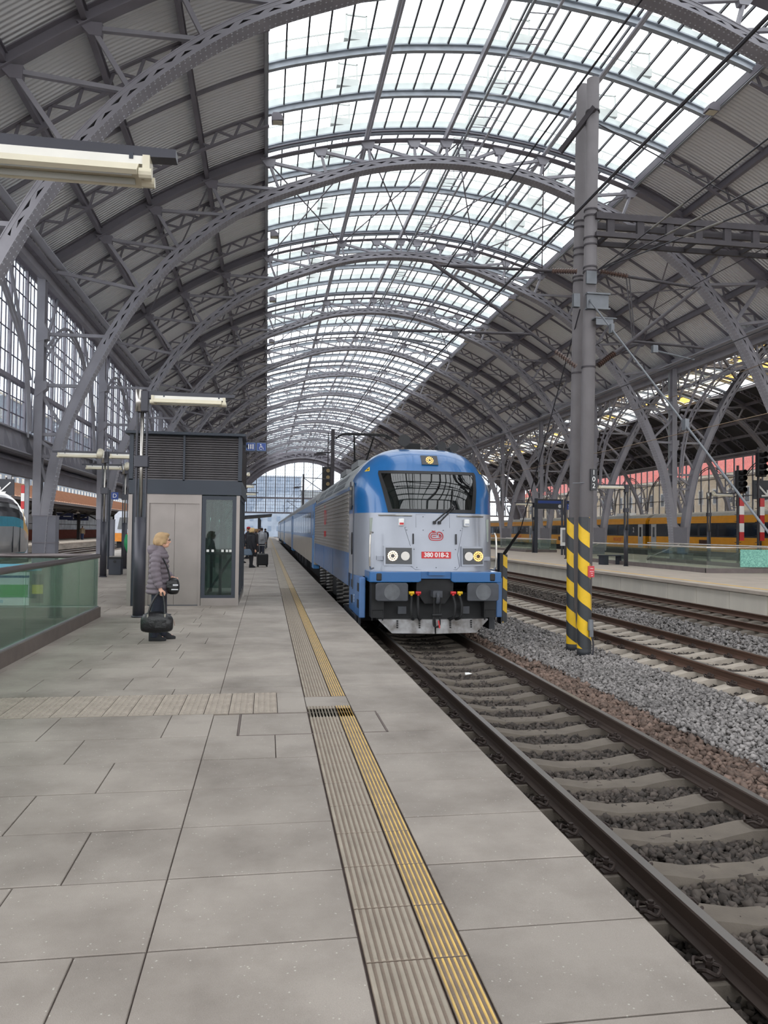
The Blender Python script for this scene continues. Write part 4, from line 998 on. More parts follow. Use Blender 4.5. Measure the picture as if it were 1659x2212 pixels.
    MB().tube([(0, -.6, .14), (0, .7, .75)], .07, 8).build('lower_arm', LBLACK, P)
    MB().tube([(-.2, .7, .75), (-.34, -.25, 1.5)], .028, 6).tube([(.2, .7, .75), (.34, -.25, 1.5)], .028, 6).tube([(-.25, .7, .75), (.25, .7, .75)], .04, 6).build('upper_arm', LBLACK, P)
    hd = MB()
    for y in (-.42, -.08): hd.tube(catmull([(-.95, y, 1.42), (-.78, y, 1.52), (-.6, y, 1.56), (.6, y, 1.56), (.78, y, 1.52), (.95, y, 1.42)], 3), .025, 6)
    for x in (-.5, .5): hd.beam((x, -.45, 1.54), (x, -.05, 1.54), .03, .03)
    hd.build('collector_head', LBLACK, P)
    hv = MB(); hv.tube([(.5, 3.5, 4.05), (.5, 11, 4.05)], .03, 6)
    for y in (4, 6.5, 9, 10.8): hv.cyl(.5, y, 3.78, 4.05, .05, 8)
    hv.build('roof_busbar', LBLACK, R)
    return R
loco()

# ---------------------------------------------------------------- passenger coaches behind the locomotive
def coach(x, y0, L, label, first=False):
    R = tag(emp('coach', (x, y0, -0.5), -0.002), label, 'coach', 'blue and silver coaches behind the locomotive')
    w = 1.41; CB = mat('coach_blue', (58, 108, 162), .35, 0, .08, 2, coat=.3); CS = mat('coach_silver_reflecting', (170, 162, 150), .4, .15, .1, 1.5, coat=.2)  # silver lower body has the platform's cream reflection painted into its colour
    MB().box(-w, w, 0.1, L - .1, .78, 1.78).build('body_lower', CS, R); MB().box(-w, w, .1, L - .1, 1.78, 3.15).build('body_upper', CB, R)
    pf = [(w, 3.15), (w * .97, 3.35), (w * .82, 3.58), (w * .5, 3.74), (0, 3.79)]; pf = pf + [(-a, b) for a, b in reversed(pf[:-1])]
    MB().prism(pf, .1, L - .1).build('roof', mat('coach_roof', (150, 152, 154), .5), R, fix=True)
    MB().box(-1.2, 1.2, .4, L - .4, .3, .78).build('underframe', LBLACK, R)
    n = 10; p = (L - 5.4) / n
    for i in range(n):
        MB().box(-w - .008, w + .008, 2.7 + i * p + .16, 2.7 + (i + 1) * p - .16, 1.95, 2.85).build('window', WINBLK, R)
    for y in (.5, L - 1.6):
        d = MB().box(-w - .012, w + .012, y, y + 1.1, .62, 3.1).build('door', mat('door_blue', (70, 134, 194), .35), R)
        MB().box(-w - .016, w + .016, y + .3, y + .8, 1.9, 2.85).build('door_window', WINBLK, d)
    MB().box(-1.2, 1.2, -.13, .12, .8, 3.2).build('gangway', RUBBER, R)
    for yb in (3.2, L - 3.2):
        for s in (-1, 1):
            MB().box(s * 1.05 - .09, s * 1.05 + .09, yb - 1.7, yb + 1.7, .42, .68).build('bogie_frame', LBLACK, R)
            for yw in (yb - 1.25, yb + 1.25): MB().tube([(s * .68, yw, .46), (s * .81, yw, .46)], .46, 20).build('wheel', LGREASE, R)
    for i in range(4): MB().box(-1.35, 1.35, 7 + i * 3.2, 9.2 + i * 3.2, .35, .8).build('equipment_box', LBLACK, R)
coach(3.22, 28.75, 27.1, 'blue and silver coach coupled straight behind the locomotive')
coach(3.27, 56.0, 27.6, 'second blue and silver coach behind the locomotive')
coach(3.33, 83.8, 27.2, 'third blue and silver coach behind the locomotive')
coach(3.38, 111.2, 27.2, 'fourth, smallest visible blue and silver coach far down the platform')
# ---------------------------------------------------------------- platform lamp posts
LAMPDK = mat('lamp_anthracite', (58, 58, 66), 0.4, 0.2, 0.08, 3)
TUBEW = mat('fluorescent_tube', (226, 230, 228), 0.35, 0, 0.03, 4)
def lamp_parts(R, arms=(1,), spot=None):
    MB().cyl(0, 0, 0, 1.79, .105, 20).cyl(0, 0, 0, .03, .125, 20).build('lower_post', LAMPDK, R, True)
    for s in (-1, 1): MB().box(s * .085 - .014, s * .085 + .014, -.05, .05, 1.7, 4.06).build('side_rail', LAMPDK, R)
    MB().cyl(0, -.03, 1.78, 3.75, .032, 12).build('steel_tube', CHROME, R, True)
    for z in (2.68,): MB().box(-.12, .12, -.1, .1, z, z + .21).build('clamp', LAMPDK, R, bevel=.012)
    MB().box(-.105, .105, -.1, .1, 3.68, 4.06).build('head_box', LAMPDK, R, bevel=.015)
    MB().tube([(-.06, -.06, 3.68), (-.06, -.06, 4.07)], .06, 12).build('head_tube', CHROME, R, True)
    for a in arms:
        A = MB(); A.hexa([(a * .1, -.05, 3.93), (a * .1, .05, 3.93), (a * .1, .05, 4.06), (a * .1, -.05, 4.06), (a * 1.62, -.05, 3.99), (a * 1.62, .05, 3.99), (a * 1.62, .05, 4.045), (a * 1.62, -.05, 4.045)])
        A.build('arm', LAMPDK, R, fix=True)
        f = emp('luminaire', (0, 0, 0), 0, R)
        x0, x1 = sorted((a * .16, a * 1.45))
        MB().prism([(-.05, 3.985), (.05, 3.985), (.055, 3.93), (-.055, 3.93)], x0, x1, 'x').build('batten', WHITE, f, fix=True)
        MB().prism([(-.055, 3.93), (-.02, 3.93), (-.1, 3.84), (-.135, 3.855)], x0 + .04, x1 - .06, 'x').prism([(.02, 3.93), (.055, 3.93), (.135, 3.855), (.1, 3.84)], x0 + .04, x1 - .06, 'x').build('reflector', CREAM, f, fix=True)
        for y in (-.065, .065): MB().tube([(x0 + .08, y, 3.865), (x1 - .1, y, 3.865)], .019, 10).build('tube', TUBEW, f, True)
        e = MB()
        for x in (x0 - .01, x1 - .035):
            e.box(x, x + .045, -.07, .07, 3.86, 3.985)
            for y in (-.065, .065): e.tube([(x - .02, y, 3.865), (x + .06, y, 3.865)], .034, 10)
        e.build('end_cap', CREAM, f)
        c = MB()
        for x in (x0 + .2, x1 - .12): c.box(x, x + .025, -.057, .057, 3.96, 4.0)
        c.build('clip', DARK, f)
    if spot:
        c = MB(); c.tube([(spot * .1, -.25, 4.05), (spot * .1, -.42, 3.9), (spot * .1, -.46, 3.86)], [.1, .1, .085], 14); c.build('spotlight', CREAM, R, True)
def lamp(x, y, rz, label, arms=(1,), spot=None):
    R = tag(emp('platform_lamp', (x, y, 0), rz), label, 'lamp post', 'platform lamp posts'); lamp_parts(R, arms, spot); return R
lamp(-2.24, 5.05, 0, 'big cream lamp tube on its dark arm, nearest, at the upper edge')
lamp(-2.24, 14.1, 0, 'dark lamp post standing before the lift behind the woman')
lamp(-5.2, 25.6, 0, 'dark two-armed lamp post beyond the glass balustrade with round spotlight', (1, -1), -1)
lamp(-5.45, 30.6, 0, 'smaller dark lamp post with spotlight beside the blue letter sign', (-1,), 1)
lamp(-2.2, 32.3, 0, 'lamp post with lit arm just past the right edge of the lift')
lamp(-2.2, 41.4, 0, 'second lamp post beyond the lift above the waiting travellers')
lamp(-2.2, 50.5, 0, 'third lamp post beyond the lift near the platform shelter')
lamp(17.67, 35.4, math.pi, 'lamp post on the far platform beside the dark bench')
lamp(25.2, 40.3, 0, 'lamp post with spotlight behind the far glass balustrade', (1,), 1)
lamp(21.4, 58.9, math.pi, 'slim lamp post beside the departure display on the far platform')
lamp(17.7, 62.0, math.pi, 'lamp post just behind the striped pole, far platform')

# ---------------------------------------------------------------- lift
def lift():
    R = tag(emp('lift', (0, 16.1, 0)), 'stainless and glass platform lift with dark louvred top box', 'lift')
    X0, X1 = -2.80, -0.56; D = 3.6
    T = mat('lift_anthracite', (42, 48, 58), 0.42, 0.2, 0.06, 2)
    MB().box(X0 - .08, X1 + .10, -.12, D + .08, 3.52, 3.58).build('roof_cap', T, R, bevel=.01)
    MB().box(X0, X1 + .03, -.02, D, 2.30, 2.60).build('fascia', T, R)
    MB().box(X0 + .1, X1 - .07, .1, D - .1, 2.6, 3.52).build('machine_box', BLACK, R)
    for x in (X0, -1.73, X1 - .05): MB().box(x, x + (.08 if x != -1.73 else .04), -.02, .04, 2.58, 3.52).build('louvre_post', T, R)
    MB().box(X1 - .05, X1 + .03, D - .08, D, 2.58, 3.52).build('louvre_post', T, R)
    LM = mat('louvre_slat', (128, 124, 126), 0.5, 0.2, 0.1, 4)
    sl = MB().hexa([(0, -.005, -.02), (1, -.005, -.02), (1, .004, -.024), (0, .004, -.024), (0, .06, .018), (1, .06, .018), (1, .065, .012), (0, .065, .012)]).build('louvre_slat', LM)
    for i in range(19):
        z = 2.62 + i * .0475
        for x, w in ((X0 + .08, .99), (-1.69, 1.08)):
            o = inst(sl, R, (x, 0, z), name='louvre_slat'); o.scale = (w, 1, 1)
        o = inst(sl, R, (X1 + .025, .04, z), math.pi / 2, name='louvre_slat'); o.scale = (D - .1, 1, 1)
    bpy.data.objects.remove(sl)
    # front: dark column, stainless door frame, two leaves, glass bay
    MB().box(X0 + .05, -2.44, .0, .1, 0, 2.30).build('corner_column', T, R); MB().box(X0 + .0, X0 + .08, -.03, .02, .0, 2.28).build('corner_strip', STAINLESS, R)
    MB().box(-2.44, -1.34, .02, .12, 2.11, 2.30).box(-2.44, -2.39, .02, .12, 0, 2.11).box(-1.39, -1.34, .02, .12, 0, 2.11).build('door_frame', STAINLESS, R)
    for a, b in ((-2.39, -1.885), (-1.88, -1.39)): MB().box(a, b, .07, .1, .015, 2.11).build('door_leaf', STAINLESS, R)
    MB().box(-2.44, -1.34, .03, .12, 0, .015).build('door_sill', DARK, R)
    MB().box(-1.33, -.63, -.0, .06, 0, .16).build('plinth', STAINLESS, R)
    MB().box(-1.33, -1.25, 0, .06, .16, 2.28).box(-.71, -.63, 0, .06, .16, 2.28).box(-1.25, -.71, 0, .06, .16, .22).box(-1.25, -.71, 0, .06, 2.2, 2.28).box(-1.25, -.71, .03, .06, 1.06, 1.11).build('bay_frame', T, R)
    LG = glass_mat('lift_glass', (190, 206, 202), 0.8, 0.07, 0.03)
    MB().box(-1.25, -.71, .01, .016, .22, 2.2).build('bay_glass', LG, R)
    MB().box(-.63, -.56, -.005, .07, .0, 2.29).build('corner_strip', STAINLESS, R)
    st = MB()
    for x in (-1.2, -1.1, -.9, -.81, -.74): st.box(x - .025, x + .025, .003, .008, 1.115, 1.165)
    st.build('warning_stickers', mat('pale_sticker', (198, 200, 196), .6), R)
    for k in range(4):
        y0 = .1 + k * .87; y1 = y0 + .82
        MB().box(X1 - .06, X1, y0, y0 + .05, .1, 2.3).box(X1 - .06, X1, y1 - .05, y1, .1, 2.3).box(X1 - .06, X1, y0, y1, .1, .16).box(X1 - .06, X1, y0, y1, 2.22, 2.3).build('side_frame', T, R)
        MB().box(X1 - .034, X1 - .028, y0 + .05, y1 - .05, .16, 2.22).build('side_glass', LG, R)
        if k < 3: MB().box(X1 - .05, X1 - .0, y1, y1 + .05, 0, 2.3).build('side_strip', STAINLESS, R)
        MB().box(X0, X0 + .04, y0, y1, .1, 2.3).build('rear_panel', T, R)
    MB().box(X1 - .08, X1, .06, D, 0, .1).build('plinth', STAINLESS, R)
    MB().box(X0, X1, D - .03, D - .02, .1, 2.3).build('back_glass', LG, R)
    for x in (X0, -1.4, X1 - .06): MB().box(x, x + .06, D - .06, D, 0, 2.3).build('back_post', T, R)
    br = MB(); br.beam((-1.25, .6, .2), (-.66, .6, 1.1), .08, .05); br.beam((-1.25, .6, 1.12), (-.66, .6, 2.2), .08, .05); br.box(-1.0, -.94, .55, .62, 0.1, 2.3); br.build('shaft_bracing', T, R)
    MB().box(-2.3, -1.36, .4, 2.2, 0.05, 2.2).build('cabin', mat('cabin_panel', (176, 184, 180), .5), R)
lift()
def lift_sign():
    R = tag(emp('lift_sign', (-.24, 16.95, 3.42)), 'small blue sign with lift and wheelchair symbols beside the lift top', 'sign')
    MB().box(-.26, .22, -.015, .03, -.11, .105).build('sign_box', mat('sign_frame', (56, 60, 72), .5), R)
    MB().box(-.34, -.2, -.02, .02, -.03, .03).build('sign_bracket', DARK, R)
    for x in (-.135, .095):
        MB().box(x - .1, x + .1, -.02, -.014, -.085, .085).build('symbol_panel', BLUE_SIGN, R)
        MB().tube([(x - .095, -.02, -.08), (x + .095, -.02, -.08), (x + .095, -.02, .08), (x - .095, -.02, .08), (x - .095, -.02, -.08)], .004, 4).build('symbol_border', mat('light_blue', (150, 180, 220), .5), R)
    li = MB(); x = -.135; li.box(x - .06, x - .035, -.025, -.02, -.055, .055).box(x + .035, x + .06, -.025, -.02, -.055, .055).box(x - .012, x + .012, -.025, -.02, -.03, .03)
    li.prism([(x - .02, .03), (x + .02, .03), (x, .058)], -.025, -.02).prism([(x - .02, -.03), (x, -.058), (x + .02, -.03)], -.025, -.02); li.build('lift_symbol', WHT, R)
    w = MB(); x = .095; w.tube([(x - .015, -.022, .05), (x - .015, -.026, .05)], .014, 10)
    w.tube([(x - .012, -.024, .03), (x - .006, -.024, -.012), (x + .03, -.024, -.014), (x + .048, -.024, -.055)], .007, 6); w.tube([(x - .008, -.024, .012), (x + .026, -.024, .012)], .005, 5)
    w.tube([(x + .035 * math.cos(a) - .008, -.024, -.028 + .035 * math.sin(a)) for a in [math.radians(d) for d in range(110, 330, 20)]], .006, 5); w.build('wheelchair_symbol', WHT, R)
lift_sign()

# ---------------------------------------------------------------- glass balustrade round the stairs
def balustrade():
    G = glass_mat('balustrade_glass', (222, 238, 228), 0.86, 0.10, 0.05)
    R = tag(emp('glass_balustrade', (0, 0, 0)), 'green tinted glass balustrade with dark steel handrail around the stairs', 'balustrade')
    x0, x1, y0, y1 = -6.2, -2.95, 3.1, 14.1
    cm = mat('curb_stone', (92, 83, 78), .6, 0, .12, 6, .1, 90)
    MB().box(x1 - .05, x1 + .05, y0, y1 + .05, 0, .18).box(x0 - .05, x1 - .05, y1 - .05, y1 + .05, 0, .18).box(x0 - .05, x0 + .05, y0, y1 - .05, 0, .18).build('curb', cm, R)
    MB().box(x1 - .02, x1 + .02, y0, y1 + .02, .18, .2).box(x0, x1, y1 - .02, y1 + .02, .18, .2).build('glass_channel', ALU, R)
    for i in range(8):
        a = y1 - .03 - 1.36 * i
        MB().box(x1 - .008, x1 + .008, a - 1.345, a, .2, 1.05).build('glass_pane', G, R)
        MB().box(x0 - .008, x0 + .008, a - 1.345, a, .2, 1.05).build('glass_pane', G, R)
    for i in range(3): MB().box(x1 - .04 - 1.06 * (i + 1), x1 - .05 - 1.06 * i, y1 - .008, y1 + .008, .2, 1.05).build('glass_pane', G, R)
    MB().tube([(x1, y0, 1.085), (x1, y1, 1.085)], .042, 12).tube([(x1, y1, 1.085), (x0, y1, 1.085)], .042, 12).tube([(x0, y1, 1.085), (x0, y0, 1.085)], .042, 12).build('handrail', mat('handrail_steel', (112, 104, 104), .3, .6), R, True)
    P = tag(emp('notice_poster', (-4.5, 14.05, .2)), 'green and white notice posters hanging behind the balustrade glass', 'poster')
    MB().box(-.55, .42, -.012, 0, .02, .6).build('poster_sheet', mat('poster_white', (206, 214, 220), .6), P)
    MB().box(-.55, .42, -.015, -.012, .50, .54).build('poster_heading', mat('poster_blue', (44, 84, 130), .6), P)
    MB().box(-.5, .40, -.015, -.012, .16, .38).build('poster_table', mat('poster_green', (90, 170, 96), .6), P)
    MB().box(-.55, .62, -.012, 0, .62, .74).build('poster_top', mat('poster_teal', (90, 150, 170), .6), P)
    MB().box(.46, .66, -.012, 0, .06, .56).build('poster_picture', mat('poster_dark', (60, 66, 56), .7, 0, .5, 12), P)
    MB().box(.47, .65, -.015, -.012, .22, .38).build('poster_yellow', mat('poster_yellow', (190, 180, 50), .6), P)
    MB().box(-.4, 0.0, -.015, -.012, .06, .12).build('poster_box', mat('poster_blue2', (120, 170, 200), .6), P)
balustrade()

# ---------------------------------------------------------------- catenary mast with striped foot
def stripe_mat(name, pitch, z0):
    m = bpy.data.materials.new(name); m.use_nodes = True; nt = m.node_tree; L = nt.links.new; b = nt.nodes['Principled BSDF']
    tc = nt.nodes.new('ShaderNodeTexCoord'); sp = nt.nodes.new('ShaderNodeSeparateXYZ'); L(tc.outputs['Object'], sp.inputs[0])
    at = nt.nodes.new('ShaderNodeMath'); at.operation = 'ARCTAN2'; L(sp.outputs[1], at.inputs[0]); L(sp.outputs[0], at.inputs[1])
    k = nt.nodes.new('ShaderNodeMath'); k.operation = 'MULTIPLY'; k.inputs[1].default_value = 1 / (2 * math.pi); L(at.outputs[0], k.inputs[0])
    dz = nt.nodes.new('ShaderNodeMath'); dz.operation = 'MULTIPLY'; dz.inputs[1].default_value = 1 / pitch; L(sp.outputs[2], dz.inputs[0])
    ad = nt.nodes.new('ShaderNodeMath'); ad.operation = 'ADD'; L(k.outputs[0], ad.inputs[0]); L(dz.outputs[0], ad.inputs[1])
    a2 = nt.nodes.new('ShaderNodeMath'); a2.operation = 'ADD'; a2.inputs[1].default_value = z0; L(ad.outputs[0], a2.inputs[0])
    fr = nt.nodes.new('ShaderNodeMath'); fr.operation = 'FRACT'; L(a2.outputs[0], fr.inputs[0])
    gt = nt.nodes.new('ShaderNodeMath'); gt.operation = 'GREATER_THAN'; gt.inputs[1].default_value = .5; L(fr.outputs[0], gt.inputs[0])
    mx = nt.nodes.new('ShaderNodeMix'); mx.data_type = 'RGBA'; L(gt.outputs[0], mx.inputs[0]); mx.inputs[6].default_value = (*lin((52, 54, 58)), 1); mx.inputs[7].default_value = (*lin((226, 182, 26)), 1)
    n = nt.nodes.new('ShaderNodeTexNoise'); n.inputs['Scale'].default_value = 9; L(tc.outputs['Object'], n.inputs['Vector']); mr = nt.nodes.new('ShaderNodeMapRange'); mr.inputs['To Min'].default_value = .85; mr.inputs['To Max'].default_value = 1.12; L(n.outputs['Fac'], mr.inputs[0])
    sc = nt.nodes.new('ShaderNodeVectorMath'); sc.operation = 'SCALE'; L(mx.outputs[2], sc.inputs[0]); L(mr.outputs[0], sc.inputs['Scale']); L(sc.outputs[0], b.inputs['Base Color']); b.inputs['Roughness'].default_value = .5
    return m
STRIPE = stripe_mat('yellow_black_stripes', 0.56, 0.15)
POLE = mat('pole_concrete_grey', (112, 108, 110), .75, 0, .08, 2.5, .15, 50)
IRON = mat('dark_ironwork', (66, 62, 66), .55, .3, .15, 5)
GALV = mat('galvanised', (112, 115, 120), .45, .4, .1, 6)
INSUL = mat('brown_insulator', (80, 60, 52), .4)
def insulator(mb, p, q, r=.055, n=10):
    p, q = Vector(p), Vector(q); mb.tube([p, q], r * .45, 8)
    for i in range(n):
        c = p.lerp(q, (i + .5) / n); e = (q - p).normalized() * ((q - p).length / n * .28); mb.tube([c - e, c + e], [r, r * .6], 8)
def mast():
    R = tag(emp('catenary_mast', (5.91, 13.5, -.68)), 'twin grey catenary mast with yellow and black striped foot and number board', 'mast')
    Z = lambda z: z + .68
    for k, (x, y, h, l) in enumerate(((0, 0, 10.95, .12), (.02, .56, 11.15, .13))):
        MB().tube([(x, y, 0), (x + l * .5, y, h * .5), (x + l, y, h)], [.128, .124, .118], 24).build('pole', POLE, R, True)
        s = MB().tube([(0, 0, 0.12), (.02, 0, 2.58)], .131, 24, cap=False).build('striped_sleeve', STRIPE, R, True); s.location = (x, y, 0); s.rotation_euler = (0, 0, .2 + k)
        MB().tube([(x, y, 0), (x, y, .13)], .133, 20).build('pole_foot', mat('sleeve_black', (48, 50, 54), .6), R, True)
        fc = MB()
        for z in (Z(7.05), Z(7.18), Z(7.6), Z(7.72), Z(6.62), Z(6.54), Z(4.72), Z(9.62)): fc.tube([(x + l * z / h, y, z), (x + l * z / h, y, z + .03)], .135, 20)
        fc.build('clamp_ring', IRON, R)
    P = lambda x, z, y=0: (x - 5.91, y, Z(z))
    MB().box(.04, .16, -.17, -.13, Z(2.40), Z(2.80)).build('number_board', mat('board_dark', (48, 48, 52), .5), R)
    for i, c in enumerate('102'): text_obj('board_digit', c, .13, WHT, R, (.10, -.173, Z(2.73 - .125 * i)), (math.pi / 2, 0, 0), .001)
    MB().box(.01, .13, -.15, -.13, Z(.78), Z(.99)).build('red_plate', mat('faded_red', (190, 60, 66), .5), R)
    tx = MB()
    for z, a, b in ((.94, .05, .11), (.885, .04, .115), (.85, .06, .1), (.81, .07, .1)): tx.box(a, b, -.152, -.15, Z(z), Z(z) + .007)
    tx.build('plate_lettering', WHT, R)
    MB().tube([(.06, -.15, Z(-.2)), (.06, -.15, Z(.0))], [.055, .05], 12).box(.03, .1, -.19, -.14, Z(-.32), Z(-.2)).build('earthing_box', GALV, R)
    MB().tube(catmull([(.07, -.17, Z(-.3)), (.1, -.19, Z(-.45)), (.08, -.2, Z(-.68))], 4), .015, 6).build('earthing_cable', WIRE, R)
    MB().tube([(-.25, -.02, Z(2.53)), (.1, -.135, Z(2.55))], .008, 5).build('band', GALV, R)
    # brackets
    MB().beam(P(5.58, 9.08, .5), P(6.0, 9.65, -.15), .06, .11).build('top_bracket', IRON, R)
    MB().box(-.05, .38, -.16, -.12, Z(5.82), Z(6.1)).box(-.06, .4, -.2, -.08, Z(6.08), Z(6.11)).box(-.06, .4, -.2, -.08, Z(5.8), Z(5.83)).build('clamp_plate', GALV, R)
    MB().box(.06, .48, -.3, -.1, Z(5.60), Z(5.62)).box(.08, .42, -.28, -.27, Z(5.48), Z(5.6)).build('anchor_plate', GALV, R)
    MB().box(-.06, .14, -.17, -.12, Z(6.28), Z(6.52)).build('clamp_plate', GALV, R)
    MB().box(-.28, -.16, -.1, -.0, Z(5.85), Z(6.1)).build('anchor_bracket', GALV, R)
    # left cantilever over the locomotive's track
    a = MB(); insulator(a, P(5.72, 6.55), P(5.22, 6.53)); insulator(a, P(5.72, 4.74), P(5.3, 5.02)); a.build('insulator', INSUL, R)
    MB().tube([P(5.22, 6.53), P(2.95, 6.49)], .03, 8).tube([P(2.9, 6.55), P(4.82, 5.33)], .034, 8).tube([P(4.82, 5.33), P(5.3, 5.02)], .034, 8).build('cantilever_tube', IRON, R)
    MB().tube([P(4.85, 5.31), P(1.87, 5.24)], .026, 8).build('registration_tube', IRON, R); MB().tube([P(2.25, 5.2), P(2.26, 5.12), P(3.2, 5.03)], .02, 6).box(2.2 - 5.91, 2.3 - 5.91, -.04, .04, Z(5.1), Z(5.22)).build('steady_arm', GALV, R)
    # right cantilever over the second track
    a = MB(); insulator(a, P(6.2, 6.58), P(6.75, 6.52)); insulator(a, P(6.16, 4.78), P(6.5, 5.04), .06); a.build('insulator', INSUL, R)
    MB().tube([P(6.75, 6.52), P(8.2, 6.39)], .03, 8).tube([P(8.25, 6.42), P(6.85, 5.3)], .034, 8).tube([P(6.85, 5.3), P(6.5, 5.04)], .034, 8).build('cantilever_tube', IRON, R)
    MB().tube([P(6.85, 5.28), P(8.33, 5.22)], .026, 8).build('registration_tube', IRON, R); MB().tube([P(7.3, 5.22), P(7.32, 5.12), P(8.13, 4.98)], .018, 6).box(7.26 - 5.91, 7.36 - 5.91, -.04, .04, Z(5.08), Z(5.22)).build('steady_arm', GALV, R)
    MB().tube([P(6.72, 6.5), P(6.86, 5.34)], .014, 5).tube([P(6.78, 6.5), P(6.9, 5.34)], .012, 5).build('hanger_rod', IRON, R)
    # gantry beam to the next mast
    g = emp('gantry_beam', (0, 0, 0), 0, R)
    for y in (-.16, .3):
        for z in (7.58, 7.23): MB().beam((.12, y, Z(z)), (11.5, y, Z(z - .0)), .07, .12 if z > 7.4 else .09).build('gantry_chord', IRON, g)
    for i in range(19):
        x = .35 + i * .6; MB().box(x, x + .05, -.15, .3, Z(7.2), Z(7.28)).box(x, x + .14, -.17, -.1, Z(7.23), Z(7.58)).build('gantry_batten', IRON, g)
    # guy rod down towards the ballast
    A = Vector((0, -.12, Z(6.0))); B = Vector((.28, -7.6, 0.02))
    MB().tube([A, B], .016, 8).build('guy_rod', GALV, R)
    for t in (.42, .12):
        c = A.lerp(B, t); MB().box(c.x - .03, c.x + .03, c.y - .05, c.y + .05, c.z - .08, c.z + .08).build('turnbuckle', GALV, R)
mast()
def stub_post():
    R = tag(emp('striped_post', (5.9, 18.45, -.7)), 'short yellow and black striped anchor post beside the locomotive', 'post')
    MB().box(-.11, -.02, -.1, .1, 0, 1.78).build('post_back', BLACK, R)
    s = MB().box(-.02, .09, -.1, .1, .0, 1.74).build('striped_face', STRIPE, R)
    MB().tube([(0, 0, 1.7), (.25, -.6, 2.35)], [.045, .03], 8).build('insulated_rod', RUBBER, R)
    MB().tube([(.25, -.6, 2.35), (-.02, -4.75, 6.6)], .012, 5).build('guy_wire', WIRE, R)
stub_post()
def wire(name, pts, r, label, m=WIRE):
    tag(MB().tube(pts, r, 6).build(name, m), label, 'wire')
def catenary(x, zc, zm, label, r=.011, ry=0, slope=0.0):
    R = tag(emp('overhead_line', (x, 0, 0)), label, 'wire', 'overhead catenary lines')
    MB().tube([(0, -8, zc), (slope * 170, 170, zc)], r, 6).build('contact_wire', WIRE if ry == 0 else WIRE_L, R)
    pts = []; y = -8
    while y <= 170:
        ph = ((y - 13.5) % 38) / 38; pts.append((slope * y, y, zm + (ph - .5) ** 2 * 1.2 - .3)); y += 3
    MB().tube(pts, r * .8, 5).build('messenger_wire', WIRE if ry == 0 else WIRE_L, R)
    d = MB()
    for i in range(3, len(pts), 3): d.tube([pts[i], (pts[i][0], pts[i][1], zc)], .004, 4)
    tag(d.build('dropper', WIRE, R), kind='stuff')
catenary(3.2, 5.0, 6.5, 'thick dark overhead line running above the locomotive track', .016)
catenary(7.95, 4.95, 6.35, 'overhead line above the second track behind the mast', .010)
catenary(12.2, 4.62, 6.0, 'copper overhead line above the third track by the pale wall', .011, 1)
for k, (z8, lab) in enumerate(((6.26, 'upper stay wire with clamps leading off the catenary mast'), (5.74, 'middle stay wire with clamps leading off the catenary mast'), (5.48, 'lowest stay wire with clamps leading off the catenary mast'))):
    a = Vector((6.08, 13.35, 6.55)); b = Vector((5.75, 8, z8)); c = a + (b - a) * 2.6
    R = tag(emp('stay_wire', tuple(a)), lab, 'wire', 'stay wires of the catenary mast')
    MB().tube([(0, 0, 0), tuple(c - a)], .012, 6).build('stay_cable', WIRE, R)
    mb = MB(); q = a + (b - a) * (.42 + .1 * k) - a; q2 = a + (b - a) * (.62 + .1 * k) - a; mb.tube([q, q.lerp(q2, .15), q.lerp(q2, .3), q.lerp(q2, .6), q.lerp(q2, .85), q2], [.012, .022, .012, .02, .022, .012], 8); mb.build('wire_clamp', mat('pale_clamp', (112, 108, 102), .5), R)
wire('cross_wire', [(6.1, 13.45, 9.4), (9.8, 13.45, 7.85), (12, 13.4, 6.95)], .012, 'thin cross wire slanting from the mast top to the gantry beam')
def far_mast(y, label, box=False):
    R = tag(emp('catenary_mast', (5.9, y, -.7)), label, 'mast')
    MB().box(-.16, .16, -.13, -.1, 0, 11.6).box(-.16, .16, .1, .13, 0, 11.6).build('pole', IRON, R)
    MB().tube([(0, 0, 7.0), (-2.7, 0, 7.1)], .04, 6).tube([(0, 0, 5.3), (-2.6, 0, 7.05)], .04, 6).tube([(0, 0, 6.0), (-3, 0, 5.9)], .03, 6).build('cantilever', IRON, R)
    MB().tube([(0, 0, 9.5), (-1.5, 0, 9.4)], .08, 6).box(-1.7, -.6, -.1, .1, 9.2, 9.35).build('cross_arm', IRON, R)
far_mast(69.5, 'distant dark catenary mast rising behind the locomotive roof')
far_mast(126, 'tiny far catenary mast in front of the glass end screen')
def hung_signal():
    R = tag(emp('hanging_signal', (6.3, 80, 0)), 'black signal box hung before the glass end screen', 'signal')
    MB().box(-.55, .55, -.2, .2, 5.2, 8.3).build('signal_case', BLACK, R); MB().tube([(0, 0, 8.3), (0, 0, 12)], .06, 6).tube([(0, 0, -.7), (0, 0, 5.2)], .08, 6).build('signal_post', IRON, R)
    for z in (5.8, 6.5, 7.2, 7.9): MB().tube([(0, -.2, z), (0, -.35, z)], .2, 10).build('signal_lens', mat('lens_amber', (140, 120, 80), .4), R)
hung_signal()
